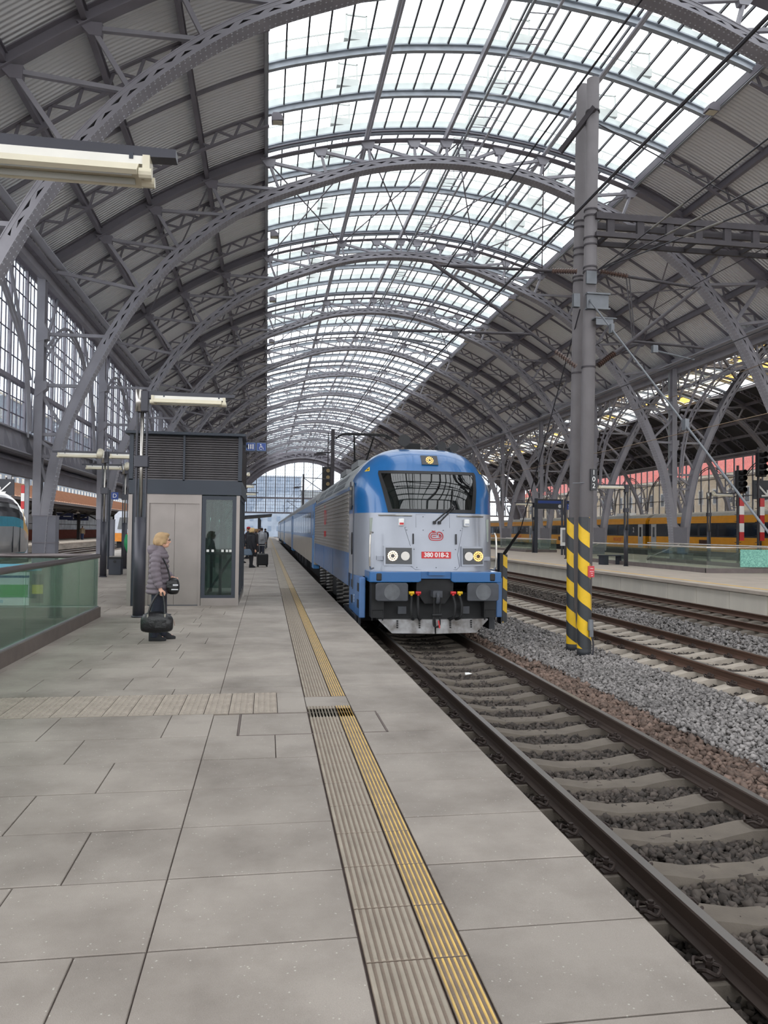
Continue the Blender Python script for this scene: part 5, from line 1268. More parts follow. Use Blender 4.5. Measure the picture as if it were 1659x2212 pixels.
# ---------------------------------------------------------------- far platform furniture
GLASS_R = glass_mat('balustrade_glass_pale', (240, 248, 244), 0.9, 0.05, 0.03)
def far_balustrade(x0, x1, y0, y1, label, board=False):
    R = tag(emp('glass_balustrade', (0, 0, 0)), label, 'balustrade', 'glass balustrades on the far platform')
    cm = mat('plinth_grey', (116, 106, 104), .7)
    MB().box(x0 - .05, x0 + .05, y0, y1, 0, .2).box(x0 - .05, x1, y0 - .05, y0 + .05, 0, .2).box(x1 - .05, x1 + .05, y0, y1, 0, .2).build('plinth', cm, R)
    n = int((y1 - y0) / 1.5); w = (y1 - y0) / n
    for i in range(n):
        for x in (x0, x1): MB().box(x - .008, x + .008, y0 + i * w + .02, y0 + (i + 1) * w - .02, .2, 1.02).build('glass_pane', GLASS_R, R)
    n = max(1, int((x1 - x0) / 1.4)); w = (x1 - x0) / n
    for i in range(n): MB().box(x0 + i * w + .02, x0 + (i + 1) * w - .02, y0 - .008, y0 + .008, .2, 1.02).build('glass_pane', GLASS_R, R)
    MB().tube([(x0, y1, 1.08), (x0, y0, 1.08), (x1, y0, 1.08), (x1, y1, 1.08)], .04, 10).build('handrail', mat('bright_handrail', (214, 208, 202), .3, .4), R)
    for x in (x0 + .1, x1 - .1): MB().tube([(x, y1 - 4, 1.08), (x, y1, .1)], .03, 8).build('stair_rail', CHROME, R)
    if board: MB().box(19.8, 21.6, y0 - .06, y0 - .03, .26, 1.0).build('frosted_board', mat('frosted_board', (140, 196, 180), .6, 0, .3, 22, dark=(96, 160, 148)), R)
far_balustrade(18.3, 23.4, 29.4, 44.0, 'long glass balustrade with bright handrail on the far platform', True)
far_balustrade(21.4, 24.0, 60.5, 74, 'small glass balustrade beyond the loco nose on the far platform')
def bench(x, y, label, rz=math.pi / 2):
    R = tag(emp('bench', (x, y, 0), rz), label, 'bench', 'dark benches on the far platform')
    for a in (-.75, .45): MB().box(a, a + .3, -.2, .2, 0, .45).build('bench_leg', DARK, R)
    MB().box(-.8, .8, -.25, .25, .45, .5).build('seat', DARK, R)
bench(17.8, 37.2, 'dark bench on the far platform edge beside its lamp post', .35); bench(25.3, 43.2, 'dark bench behind the far glass balustrade, at the column foot')
def display():
    R = tag(emp('departure_display', (21.5, 58.6, 0)), 'dark departure display with blue bar and round clock', 'display board')
    MB().box(-.05, 2.25, -.15, .15, 3.55, 4.35).build('display_case', mat('display_case', (30, 34, 42), .4), R)
    MB().box(.1, 2.1, -.16, -.15, 4.0, 4.22).build('blue_bar', BLUE_SIGN, R); MB().tube([(1.95, -.16, 3.78), (1.95, -.18, 3.78)], .14, 20).build('clock_face', WHT, R)
    MB().tube([(1.95, -.185, 3.78), (1.95, -.185, 3.88)], .01, 4).tube([(1.95, -.185, 3.78), (2.02, -.185, 3.74)], .01, 4).build('clock_hands', BLACK, R)
    MB().box(-.12, .12, -.1, .1, 0, 4.4).build('post', DARK, R)
    R = tag(emp('track_sign', (21.75, 53.2, 0)), 'blue platform number sign on a twin dark post', 'sign')
    MB().box(-.28, -.16, -.06, .06, 0, 4.1).box(-.05, .05, -.06, .06, 0, 4.1).build('sign_post', DARK, R); MB().box(.0, .75, -.08, .0, 3.35, 4.0).build('sign_panel', BLUE_SIGN, R)
    text_obj('sign_digit', '3.', .34, WHT, R, (.3, -.09, 3.55), (math.pi / 2, 0, 0), .002); MB().box(.05, .7, -.09, -.08, 3.78, 3.95).build('sign_bar', mat('display_case', (30, 34, 42), .4), R)
    R = tag(emp('timetable_case', (21.2, 52.0, 0)), 'white framed timetable case standing on the far platform', 'notice board')
    MB().box(-.26, .26, -.06, .06, .7, 2.0).build('frame', WHT, R); MB().box(-.16, .16, -.07, -.06, .95, 1.85).build('notice', mat('notice_grey', (130, 130, 134), .6), R); MB().box(.3, .38, -.04, .04, 0, 2.0).build('leg', DARK, R)
    R = tag(emp('thin_post', (18.6, 45.3, 0)), 'thin dark post near the far platform edge beside the striped mast', 'post')
    MB().cyl(0, 0, 0, 3.9, .05, 8).cyl(0, 0, 0, .06, .12, 8).build('shaft', IRON, R); MB().cyl(0, 0, 3.9, 4.0, .07, 8).build('cap', IRON, R)
display()
def signal(x, y, zb, h, label):
    R = tag(emp('railway_signal', (x, y, 0)), label, 'signal', 'railway signals on the far platform')
    MB().cyl(0, .2, -.0, zb + h + .3, .075, 10).build('post', IRON, R)
    MB().box(-.28, .28, -.2, .1, zb, zb + h).build('signal_head', BLACK, R, bevel=.05)
    n = 4
    for i in range(n):
        z = zb + h * (i + .5) / n; MB().tube([(0, -.2, z + .02), (.0, -.5, z + .04)], .15, 10, cap=False).build('hood', BLACK, R); MB().tube([(0, -.2, z), (0, -.22, z)], .12, 10).build('lens', mat('dark_lens', (50, 46, 44), .2), R)
    for i in range(5): MB().box(.06, .34, .1, .16, 1.3 + i * .5, 1.8 + i * .5).build('marker_band', REDP if i % 2 == 0 else WHT, R)
    rg = MB()
    for i in range(10): rg.tube([(-.2, .2, .4 + i * .4), (.2, .2, .4 + i * .4)], .015, 5)
    rg.build('rungs', IRON, R)
signal(26.95, 40, 4.02, 1.33, 'black four-lens signal above the far balustrade, left of two'); signal(28.6, 40.5, 5.05, 1.45, 'higher black four-lens signal at the right picture edge')
def arrow_sign(x, y, z, s, flip, label):
    R = tag(emp('arrow_sign', (x, y, z)), label, 'sign'); MB().box(-.5 * s, .5 * s, 0, .06, -.5 * s, .5 * s).build('panel', mat('sign_black', (34, 36, 44), .5), R)
    a = -1 if flip else 1; MB().tube([(-a * .3 * s, -.02, .3 * s), (a * .3 * s, -.02, -.3 * s)], .05 * s, 5).tube([(a * .3 * s, -.02, .0), (a * .3 * s, -.02, -.32 * s), (-a * .04 * s, -.02, -.32 * s)], .05 * s, 5).build('arrow', WHT, R)
    MB().cyl(0, .12, -z, .6 * s, .05, 8).build('post', IRON, R)
arrow_sign(30.9, 43.6, 4.5, 1.2, False, 'black sign with white slanting arrow at the right edge')
# ---------------------------------------------------------------- yellow train
YT = mat('train_yellow', (232, 158, 20), .4, 0, .06, 2, coat=.3)
def yellow_coach(y0, L, label):
    R = tag(emp('yellow_coach', (32.4, y0, -.5)), label, 'coach', 'yellow train coaches beyond the columns')
    MB().box(-1.4, 1.4, .1, L - .1, .95, 1.95).build('body_lower', YT, R); MB().box(-1.39, 1.39, .1, L - .1, 1.95, 2.95).build('window_band', mat('band_dark', (48, 50, 56), .3), R)
    pf = [(1.4, 2.95), (1.38, 3.2), (1.25, 3.45)]; MB().prism(pf + [(-a, b) for a, b in reversed(pf)], .1, L - .1).build('body_upper', YT, R, fix=True)
    pf = [(1.25, 3.45), (.95, 3.68), (.4, 3.8)]; MB().prism(pf + [(-a, b) for a, b in reversed(pf)], .1, L - .1).build('roof', mat('yt_roof', (160, 160, 158), .5), R, fix=True)
    for i in range(9): MB().box(-1.4, 1.4, 2.6 + i * (L - 5.2) / 9 + .15, 2.6 + (i + 1) * (L - 5.2) / 9 - .15, 2.05, 2.85).build('window', WINBLK, R)
    for y in (.5, L - 1.3):
        d = MB().box(-1.42, 1.42, y, y + .8, 1.0, 2.93).build('door', mat('door_grey', (176, 176, 176), .5), R); MB().box(-1.43, 1.43, y + .25, y + .55, 1.9, 2.7).build('door_window', WINBLK, d)
    MB().box(-1.3, 1.3, .3, L - .3, .3, .95).build('underframe', LBLACK, R); MB().box(-1.1, 1.1, -.25, .12, 1, 3.3).build('gangway', RUBBER, R)
    for yb in (3.2, L - 3.2):
        for s in (-1, 1):
            for yw in (yb - 1.2, yb + 1.2): MB().tube([(s * .68, yw, .46), (s * .81, yw, .46)], .46, 16).build('wheel', LGREASE, R)
    MB().box(-1.41, -1.40, L - 8.4, L - 7.4, 1.35, 1.75).build('grille', mat('dark_grille', (70, 40, 30), .6), R)
    rot = (math.pi / 2, 0, -math.pi / 2)
    text_obj('side_lettering', 'REGIOJET', .42, REDP, R, (-1.405, 5.0, 1.62), rot, .002); text_obj('class_number', '2', .6, WHT, R, (-1.402, 2.15, 2.45), rot, .002)
    MB().box(-.8, -.2, 4, 6.5, 3.72, 3.95).build('roof_unit', WHT, R)
for i, lab in enumerate(('yellow coach with dark window band nearest the right edge', 'yellow coach seen behind the big column and lamp posts', 'yellow coach seen left of the striped catenary mast', 'farthest yellow coach beside the locomotive nose')): yellow_coach(31.8 + 26.8 * i, 26.4, lab)
track(32.4, 0, 20, 170, 30, 'track under the yellow train', smax=31)
for o in _templates: bpy.data.objects.remove(o)


# ---------------------------------------------------------------- beyond the right wall: station building
def facade_building(name, x, y0, y1, z1, label, face, roofc, rows, step, wz, roof_h=3.0, side=-1):
    R = tag(emp(name, (x, y0, 0)), label, 'building'); L = y1 - y0; d = 14
    xa, xb = (0, d) if side < 0 else (-d, 0)
    MB().box(xa, xb, 0, L, -.7, z1).build('wall', face, R)
    if roofc: MB().prism([(xa - .4, z1), (xb + .4, z1), (xb - 5, z1 + roof_h), (xa + 5, z1 + roof_h)], -.4, L + .4).build('roof', roofc, R, fix=True)
    MB().box(xa - .35, xb + .35, -.35, L + .35, z1 - .5, z1 - .05).build('cornice', mat('cornice_stone', (206, 188, 160), .8), R)
    n = int(L / step); fx = xa if side < 0 else xb; s = -1 if side < 0 else 1
    src = None
    for r in rows:
        for i in range(n):
            y = step * (i + .5)
            if src is None:
                src = MB().box(min(0, s * .06), max(0, s * .06), -.8, .8, 0, wz).build('window', mat('window_surround', (190, 180, 164), .8)); pane = MB().box(min(0, s * .08), max(0, s * .08), -.55, .55, .2, wz - .25).build('pane', WINBLK)
            w = inst(src, R, (fx, y, r), name='window'); inst(pane, w, name='pane')
    bpy.data.objects.remove(src); bpy.data.objects.remove(pane)
    return R
SAND = mat('sandstone', (186, 160, 124), .85, 0, .12, .4); REDROOF = mat('red_tile_roof', (206, 92, 76), .8, 0, .12, .8)
facade_building('station_building', 80, 50, 230, 12.6, 'cream station building with red roof seen through the far wall', SAND, REDROOF, (2.2, 7.2), 4.6, 2.8, 5)
# ---------------------------------------------------------------- left outside: platforms, canopy, trains, town
def left_platform():
    f = struct('floor', 'distant outdoor platform under the orange tiled canopy')
    MB().box(-34, -20.7, 20, 200, -.7, 0).build('platform_body', mat('old_platform', (170, 158, 144), .85, 0, .12, .8), f)
    MB().box(-34, -20.6, 20, 200, -.12, .01).build('platform_coping', mat('coping', (186, 174, 160), .8), f)
    MB().box(-20.68, -20.62, 20, 200, -.7, -.12).build('platform_wall', mat('stained_wall', (140, 132, 122), .9, 0, .3, 1.2, stretch=(1, .4, 2)), f)
    R = tag(emp('platform_canopy', (-26, 0, 0)), 'long canopy with orange tiled roof seen under the window wall', 'canopy')
    TILE = mat('orange_tiles', (150, 110, 82), .75, 0, .12, 1.5)
    MB().hexa([(4.6, 40, 4.15), (4.6, 190, 4.15), (-.5, 190, 6.1), (-.5, 40, 6.1), (4.6, 40, 4.25), (4.6, 190, 4.25), (-.5, 190, 6.25), (-.5, 40, 6.25)]).build('roof_slope', TILE, R, fix=True)
    MB().hexa([(-.5, 40, 6.1), (-.5, 190, 6.1), (-5.6, 190, 4.15), (-5.6, 40, 4.15), (-.5, 40, 6.25), (-.5, 190, 6.25), (-5.6, 190, 4.25), (-5.6, 40, 4.25)]).build('roof_slope', TILE, R, fix=True)
    seam = MB()
    for i in range(150): seam.beam((4.6, 40 + i, 4.3), (-.5, 40 + i, 6.28), .05, .06)
    seam.build('roof_seams', mat('tile_seam', (120, 84, 62), .8), R)
    MB().box(4.5, 4.75, 40, 190, 3.95, 4.2).build('gutter', mat('gutter_dark', (70, 60, 58), .6), R)
    MB().box(-5, 4.4, 40, 190, 3.7, 3.9).build('soffit_beam', mat('soffit', (60, 54, 50), .8), R)
    for i in range(13):
        y = 46 + i * 11.5; MB().box(1.6, 1.95, y, y + .35, 0, 3.8).build('post', mat('canopy_post', (48, 46, 48), .6), R)
        b = MB(); b.beam((1.8, y + .2, 2.6), (4.2, y + .2, 3.9), .1, .16); b.beam((1.8, y + .2, 2.6), (-.6, y + .2, 3.9), .1, .16); b.build('bracket', mat('canopy_post', (48, 46, 48), .6), R)
        MB().tube([(3.2, y + 5, 3.3), (3.2, y + 5, 3.5)], [.25, .15], 10).tube([(3.2, y + 5, 3.5), (3.2, y + 5, 3.8)], .02, 5).build('globe_lamp', WHITE, R)
    W2 = tag(emp('brick_parapet', (-28, 0, 0)), 'low red brick parapet at the back of the outdoor platform', 'wall')
    MB().box(-.15, .15, 60, 180, 0, 1.25).build('parapet', mat('brick_red', (140, 74, 58), .85, 0, .2, 4), W2); MB().tube([(0, 60, 2.0), (0, 180, 2.0)], .04, 5).build('parapet_rail', IRON, W2)
    MB().box(-1.2, -1.0, 60, 180, 0, 4).build('kiosk_front', mat('kiosk_glass', (214, 216, 220), .3, 0, .3, .8), W2)
    for i, (y, t, lab) in enumerate(((96, '<', 'blue telephone sign under the orange roofed canopy'), (104, 'i', 'blue notice sign under the orange roofed canopy'))):
        S = tag(emp('hanging_sign', (-24.4, y, 0)), lab, 'sign'); MB().box(-1.3, 1.3, -.06, .06, 2.5, 3.3).build('panel', mat('sign_navy', (36, 46, 84), .5), S); MB().box(-.9, -.5, -.08, -.06, 2.65, 3.15).box(.2, 1.1, -.08, -.06, 2.85, 2.95).build('symbol', WHT, S); MB().cyl(1.0, 0, 3.3, 3.75, .03, 6).build('hanger', IRON, S)
left_platform()
def silver_train():
    R = tag(emp('tilting_train', (-13.0, 41.9, -.5)), 'silver train nose with turquoise and yellow stripes behind the columns', 'train')
    SIL = mat('silver_body', (176, 178, 180), .35, .3, .06, 1.5, coat=.3)
    def sec(y): # half width, top, bottom, at distance y behind the tip
        t = max(0.0, min(1, y / 5.2)); k = math.sin(t * math.pi / 2) ** .62; return 1.4 * (.42 + .58 * min(1, k * 1.08)), .85 + (3.85 - .85) * (.2 + .8 * k), .35 + .25 * (1 - t)
    ys = [0, .06, .15] + [.25 + .13 * i for i in range(46)] + [7.5, 10, 14, 20, 26]; NS = 56; G = []
    for y in ys:
        w, zt, zb = sec(y); r = []
        for a in range(NS):
            th = 2 * math.pi * a / NS; c, s = math.cos(th), math.sin(th); n = 2 / 3.2
            r.append((w * math.copysign(abs(c) ** n, c), -y, (zt + zb) / 2 + (zt - zb) / 2 * math.copysign(abs(s) ** n, s)))
        G.append(r)
    TQ = mat('turquoise', (44, 150, 176), .4); YS = mat('stripe_yellow', (222, 170, 50), .4)
    parts = {'body': (MB(), SIL), 'cab_glass': (MB(), WINBLK), 'turquoise_stripe': (MB(), TQ), 'yellow_stripe': (MB(), YS)}
    def region(y, z, zt):
        if z > zt - .12: return 'body'
        if y < 2.45:
            zl = float(np.interp(y, [.2, 1.0, 2.4], [1.2, 1.65, 2.15]))
            return 'yellow_stripe' if abs(z - zl) < .17 else ('cab_glass' if z > zl else ('turquoise_stripe' if .62 < z < .85 and y > .4 else 'body'))
        if y < 2.8: return 'yellow_stripe' if z > 2.0 else ('turquoise_stripe' if .62 < z < .85 else 'body')
        if z > 2.42: return 'cab_glass' if z < 3.35 else 'body'
        return 'turquoise_stripe' if z > 2.12 or .62 < z < .85 else 'body'
    for i in range(len(ys) - 1):
        for k in range(NS):
            q = [G[i][k], G[i][(k + 1) % NS], G[i + 1][(k + 1) % NS], G[i + 1][k]]; zc = sum(v[2] for v in q) / 4
            parts[region((ys[i] + ys[i + 1]) / 2, zc, sec(ys[i])[1])][0].add(q, [(0, 3, 2, 1)])
    parts['body'][0].add(G[0], [tuple(range(NS))])
    for nme, (mb, mm) in parts.items(): mb.build(nme, mm, R, True)
    for y in (3.6, 4.6): MB().box(1.36, 1.42, -y - .02, -y, .9, 2.1).build('door_seam', LGREASE, R)
    MB().box(-1.2, 1.2, -26, -1.5, -.0, .5).build('underframe', LBLACK, R)
    for y in (3.6, 6.0): MB().tube([(.68, -y, .45), (.82, -y, .45)], .45, 16).build('wheel', LGREASE, R)
silver_train()
def railcar():
    R = tag(emp('railcar', (-13.0, 75.5, -.5)), 'white railcar with orange front seen past the lamp posts', 'train')
    MB().prism([(-1.4, .8), (1.4, .8), (1.4, 1.6), (-1.4, 1.6)], 0, 22).build('lower_body', mat('railcar_orange', (226, 140, 40), .4), R, fix=True)
    MB().prism([(-1.4, 1.6), (1.4, 1.6), (1.4, 3.3), (1.0, 3.7), (-1.0, 3.7), (-1.4, 3.3)], 0, 22).build('upper_body', mat('railcar_white', (206, 210, 220), .4), R, fix=True)
    MB().prism([(-1.1, 2.0), (1.1, 2.0), (.9, 3.1), (-.9, 3.1)], -.05, .02).build('windscreen', WINBLK, R, fix=True); MB().box(-1.2, 1.2, .3, 21, .2, .8).build('underframe', LBLACK, R)
    for i in range(6): MB().box(1.39, 1.42, 2 + i * 3.2, 4.4 + i * 3.2, 2.1, 2.95).build('window', WINBLK, R)
railcar()
def marker_mast(x, y, label):
    R = tag(emp('signal_mast', (x, y, -.6)), label, 'signal'); MB().box(-.13, .13, -.08, .08, 0, 6.2).build('post', mat('mast_grey', (130, 132, 138), .6), R)
    for i in range(5): MB().box(-.32, -.12, -.12, -.08, 2.3 + i * .5, 2.8 + i * .5).build('marker_band', REDP if i % 2 == 0 else WHT, R)
    MB().box(.15, 1.3, -.1, .1, 5.3, 6.4).build('arrow_panel', mat('sign_black', (34, 36, 44), .5), R); MB().tube([(.4, -.12, 6.2), (.95, -.12, 5.65)], .05, 5).tube([(.95, -.12, 6.0), (.95, -.12, 5.62), (.5, -.12, 5.62)], .05, 5).build('arrow', WHT, R)
marker_mast(-15.0, 50.7, 'grey signal mast with red and white bands behind the silver train nose'); marker_mast(-15.9, 50.2, 'second red and white banded signal mast at the left edge')
arrow_sign(-14.2, 44.2, 3.75, .9, True, 'black sign with white arrow at the left edge above the silver train')
PALE = mat('pale_town_wall', (112, 122, 134), .8, 0, .1, .2); PALE2 = mat('hazed_glass_block', (150, 162, 178), .35, 0, .15, .3)  # second colour: bluish glass lightened to include distance haze
facade_building('town_house', -62, 30, 120, 29, 'pale town house behind the canopy beyond the window wall', PALE, None, (8.2, 11.8, 15.4, 19, 22.6, 26), 4.2, 2.2, side=1)
facade_building('town_house', -62, 124, 480, 33, 'taller pale town house farther down beyond the window wall', mat('greyish_render', (104, 112, 122), .8), None, (8, 11.6, 15.2, 19, 23, 27), 4.2, 2.2, side=1)
def tower(x, y, w, d, h, m, label, n, k):
    R = tag(emp('office_block', (x, y, 0)), label, 'building'); MB().box(-w / 2, w / 2, 0, d, -.7, h).build('wall', m, R)
    src = MB().box(-.6, .6, -.08, 0, 0, 1.6).build('window', mat('hazed_window', (124, 140, 160), .3))  # window colour lightened to paint in the far haze
    for i in range(n):
        for j in range(k): inst(src, R, (-w / 2 + (i + .5) * w / n, 0, 1.2 + j * 3.2), name='window')
    MB().box(-w / 2 - .3, w / 2 + .3, -.3, d, h, h + .4).build('cornice', mat('cornice_pale', (214, 216, 220), .7), R); bpy.data.objects.remove(src)
tower(-2, 250, 26, 20, 19, PALE2, 'bluish office block with domed corner behind the glass end screen', 9, 6)
tower(26, 262, 28, 20, 15, mat('pale_cream_wall', (160, 160, 156), .8), 'pale office block right of centre behind the glass end screen', 10, 4)
tower(58, 255, 30, 20, 13, PALE, 'pale office block behind the older shed end screen', 10, 4)
# platform things beyond the lift
def shelter():
    R = tag(emp('platform_shelter', (-1.6, 60, 0)), 'dark roofed platform shelter beyond the waiting travellers', 'shelter')
    MB().hexa([(-1.6, 0, 2.35), (2.0, 0, 2.75), (2.0, 9, 2.75), (-1.6, 9, 2.35), (-1.6, 0, 2.55), (2.0, 0, 2.85), (2.0, 9, 2.85), (-1.6, 9, 2.55)]).build('roof', DARK, R)
    for x, y in ((1.0, .6), (1.0, 8.2), (-1.2, .6), (-1.2, 8.2)): MB().box(x - .1, x + .1, y, y + .2, 0, 2.5).build('post', DARK, R)
shelter()
def bin_box(x, y, label):
    R = tag(emp('litter_bin', (x, y, 0)), label, 'bin', 'dark box bins by the balustrade'); MB().box(-.2, .2, -.2, .2, 0, .55).build('body', DARK, R, bevel=.015); MB().box(-.22, .22, -.22, .22, .55, .6).build('lid', BLACK, R); MB().tube([(0, -.205, .45), (0, -.21, .45)], .05, 12).build('opening', BLACK, R)
bin_box(-5.05, 26.9, 'dark box bin at the foot of the two-armed lamp post'); bin_box(-4.55, 27.6, 'second dark box bin half hidden beside the lift')
def letter_sign():
    R = tag(emp('sector_sign', (-5.8, 30.4, 0)), 'small blue sign with white letter D on a thin post', 'sign'); MB().box(-.13, .13, -.03, .03, 2.68, 2.96).build('panel', BLUE_SIGN, R); text_obj('letter', 'D', .22, WHT, R, (0, -.035, 2.82), (math.pi / 2, 0, 0), .002); MB().cyl(-.2, .02, 0, 3.05, .04, 8).build('post', DARK, R)
letter_sign()
def far_glass():
    R = tag(emp('glass_balustrade', (-6.6, 39.5, 0)), 'small greenish glass balustrade behind the box bins', 'balustrade')
    MB().box(0, 3.3, -.05, .05, 0, .18).build('curb', CONCRETE, R)
    for i in range(3): MB().box(i * 1.1 + .02, i * 1.1 + 1.08, -.008, .008, .18, 1.05).build('glass_pane', GLASS_R, R)
    MB().tube([(0, 0, 1.1), (3.3, 0, 1.1)], .04, 8).build('handrail', CHROME, R)
far_glass()
# ---------------------------------------------------------------- people
SKIN = mat('skin', (214, 166, 142), .55, 0, .05, 8)
def ell(cx, cy, z, rx, ry, n=18, p=1.0):
    r = []
    for k in range(n):
        t = 2 * math.pi * k / n; c, s = math.cos(t), math.sin(t); r.append((cx + rx * math.copysign(abs(c) ** p, c), cy + ry * math.copysign(abs(s) ** p, s), z))
    return r
def ball(mb, c, r, n=14, m=10, cut=None):
    rings = []
    for i in range(m + 1):
        a = -math.pi / 2 + math.pi * i / m; rings.append([(c[0] + max(.02, math.cos(a)) * r[0] * math.cos(2 * math.pi * k / n), c[1] + max(.02, math.cos(a)) * r[1] * math.sin(2 * math.pi * k / n), c[2] + r[2] * math.sin(a)) for k in range(n)])
    mb.loft(rings)
def vox(o, v, smooth=3):
    m = o.modifiers.new('remesh', 'REMESH'); m.mode = 'VOXEL'; m.voxel_size = v; m.use_smooth_shade = True
    if smooth:
        s = o.modifiers.new('smooth', 'SMOOTH'); s.iterations = smooth; s.factor = .5
    return o
def puff(pts, rads, seg, amp):
    """path split into quilted puffs"""
    P = catmull([(*p, r) for p, r in zip(pts, rads)], 12); out = []; rr = []; d = 0; last = None
    for q in P:
        if last is not None: d += math.dist(q[:3], last[:3])
        last = q; out.append(q[:3]); rr.append(q[3] * (1 - amp + amp * abs(math.sin(math.pi * d / seg)) ** .6))
    return out, rr
def person(loc, rz, H, label, coat, trousers, hair, shoes=(24, 24, 28), quilt=0.0, hem=.66, hood=False, rarm=None, larm=None, step=.05, voxel=.008, female=True, glasses=False, cap=None, scarf=None, backpack=None):
    R = tag(emp('person', loc, rz), label, 'person', 'people on the platforms'); s = H / 1.56; S = lambda p: tuple(v * s for v in p)
    rarm = rarm or [(0, -.19, 1.25), (-.03, -.24, 1.0), (.03, -.24, .78), (.05, -.235, .70)]; larm = larm or [(0, .19, 1.25), (-.02, .24, 1.0), (.06, .23, .8), (.09, .22, .72)]
    m = (lambda n, c, **k: mat('%s_%d_%d_%d' % (n, *c), c, .75, 0, .12, 9, **k))
    # body: one continuous surface from head to feet
    b = MB()
    b.loft([[S(p) for p in ell(0, 0, z, rx, ry)] for z, rx, ry in ((.68, .1, .14), (.8, .12, .155), (.95, .11, .145), (1.1, .115, .165), (1.22, .11, .175), (1.29, .07, .1), (1.33, .05, .055), (1.40, .05, .05))])
    hx = .035
    ball(b, S((hx, 0, 1.425)), S((.088, .07, .108)), 18, 14); ball(b, S((hx + .045, 0, 1.365)), S((.045, .045, .04))); b.tube([S((hx + .085, 0, 1.43)), S((hx + .108, 0, 1.405)), S((hx + .085, 0, 1.395))], [.008 * s, .014 * s, .01 * s], 8)
    for sy in (-1, 1):
        b.tube([S((hx - .01, sy * .07, 1.45)), S((hx - .015, sy * .077, 1.42)), S((hx - .005, sy * .07, 1.395))], [.01 * s, .014 * s, .008 * s], 6)
        st = step * (1 if sy > 0 else -1)
        b.tube([S((0, sy * .085, .74)), S((st * .5, sy * .088, .42)), S((st, sy * .085, .09))], [.085 * s, .06 * s, .04 * s], 12); b.tube([S((st - .05, sy * .085, .05)), S((st + .13, sy * .09, .035))], [.035 * s, .03 * s], 10)
    for arm in (rarm, larm):
        b.tube(catmull([S(p) for p in arm], 4), [.05 * s - .022 * s * i / (4 * (len(arm) - 1)) for i in range(4 * (len(arm) - 1) + 1)], 10)
        w = Vector(S(arm[-1])); d = (Vector(arm[-1]) - Vector(arm[-2])).normalized(); fx = Vector((1, 0, 0)); side = d.cross(fx).normalized()
        palm = w + d * .045 * s; b.tube([w, palm, w + d * .075 * s], [.024 * s, .034 * s, .03 * s], 10)
        for k in range(4):                       # four fingers curled, unequal
            o = fx * ((k - 1.5) * .019 * s); L = (.055, .066, .062, .048)[k] * s; p0 = w + d * .075 * s + o; p1 = p0 + d * L * .5; cl = side * (-.024 * s if arm is rarm else .024 * s)
            b.tube([p0, p1, p1 + cl * .9 + d * L * .1, p1 + cl * 1.3 - d * L * .25], [.0095 * s, .009 * s, .0085 * s, .007 * s], 7)
        b.tube([w + d * .03 * s + fx * .026 * s, w + d * .055 * s + fx * .046 * s, w + d * .085 * s + fx * .04 * s], [.012 * s, .0105 * s, .0085 * s], 7)
    vox(b.build('body', SKIN, R), voxel * s, 2)
    # coat with sleeves
    c = MB(); rows = [(hem, .15, .19), (hem + .12 * (1.25 - hem), .165, .2), (.9, .15, .185), (1.05, .145, .195), (1.18, .14, .205), (1.25, .125, .19), (1.30, .085, .115), (1.355, .066, .07)]
    if hem > .6 and female: rows[0] = (hem, .175, .215); rows[1] = (hem + .09, .18, .215)
    rows = catmull([r for r in rows], 10); rings = []
    for z, rx, ry in rows:
        k = 1.0 if not quilt or z > 1.27 else (1 - quilt + quilt * abs(math.sin(math.pi * (z - hem) / .072)) ** .6); rings.append([S(p) for p in ell(-.012, 0, z, rx * k, ry * k, 22)])
    c.loft(rings)
    for arm in (rarm, larm):
        pts, rr = puff(arm[:-1] + [tuple(np.array(arm[-2]) * .12 + np.array(arm[-1]) * .88)], [.085, .075, .066][:len(arm) - 2] + [.064, .05][-(2 if len(arm) > 2 else 1):] if len(arm) == 4 else [.085, .07, .055], .068 if quilt else 9, quilt * 1.2); c.tube([S(p) for p in pts], [r * s for r in rr], 12)
    if hood: c.loft([[S(p) for p in ell(-.085, 0, z, rx, ry)] for z, rx, ry in ((1.2, .04, .06), (1.25, .085, .12), (1.30, .10, .135), (1.345, .085, .115), (1.365, .05, .08))])
    vox(c.build('coat', m('coat', coat, bump=.0), R), max(.008, voxel) * s, 1)
    # trousers
    t = MB(); t.loft([[S(p) for p in ell(0, 0, z, rx, ry)] for z, rx, ry in ((.62, .1, .15), (.7, .12, .165), (.85, .115, .15))])
    for sy in (-1, 1):
        st = step * (1 if sy > 0 else -1); t.tube([S((0, sy * .085, .72)), S((st * .5, sy * .088, .42)), S((st * .95, sy * .086, .05))], [.102 * s, .078 * s, .064 * s], 14)
    vox(t.build('trousers', m('trousers', trousers), R), .012 * s, 2)
    for sy in (-1, 1):
        st = step * (1 if sy > 0 else -1); f = MB()
        f.loft([[S((st - .065, sy * .087 + dy, z)) for dy, z in ((-.035, .0), (.035, .0), (.04, .05), (.03, .13), (-.03, .13), (-.04, .05))], [S((st + .03, sy * .087 + dy, z)) for dy, z in ((-.042, .0), (.042, .0), (.045, .045), (.03, .12), (-.03, .12), (-.045, .045))],
                [S((st + .12, sy * .09 + dy, z)) for dy, z in ((-.045, .0), (.045, .0), (.042, .03), (.03, .06), (-.03, .06), (-.042, .03))], [S((st + .175, sy * .09 + dy, z)) for dy, z in ((-.025, .0), (.025, .0), (.022, .02), (.015, .035), (-.015, .035), (-.022, .02))]])
        f.build('shoe', m('shoe', shoes), R, True, bevel=.008 * s, fix=True)
    # hair: cap of hair open at the face
    h = MB()
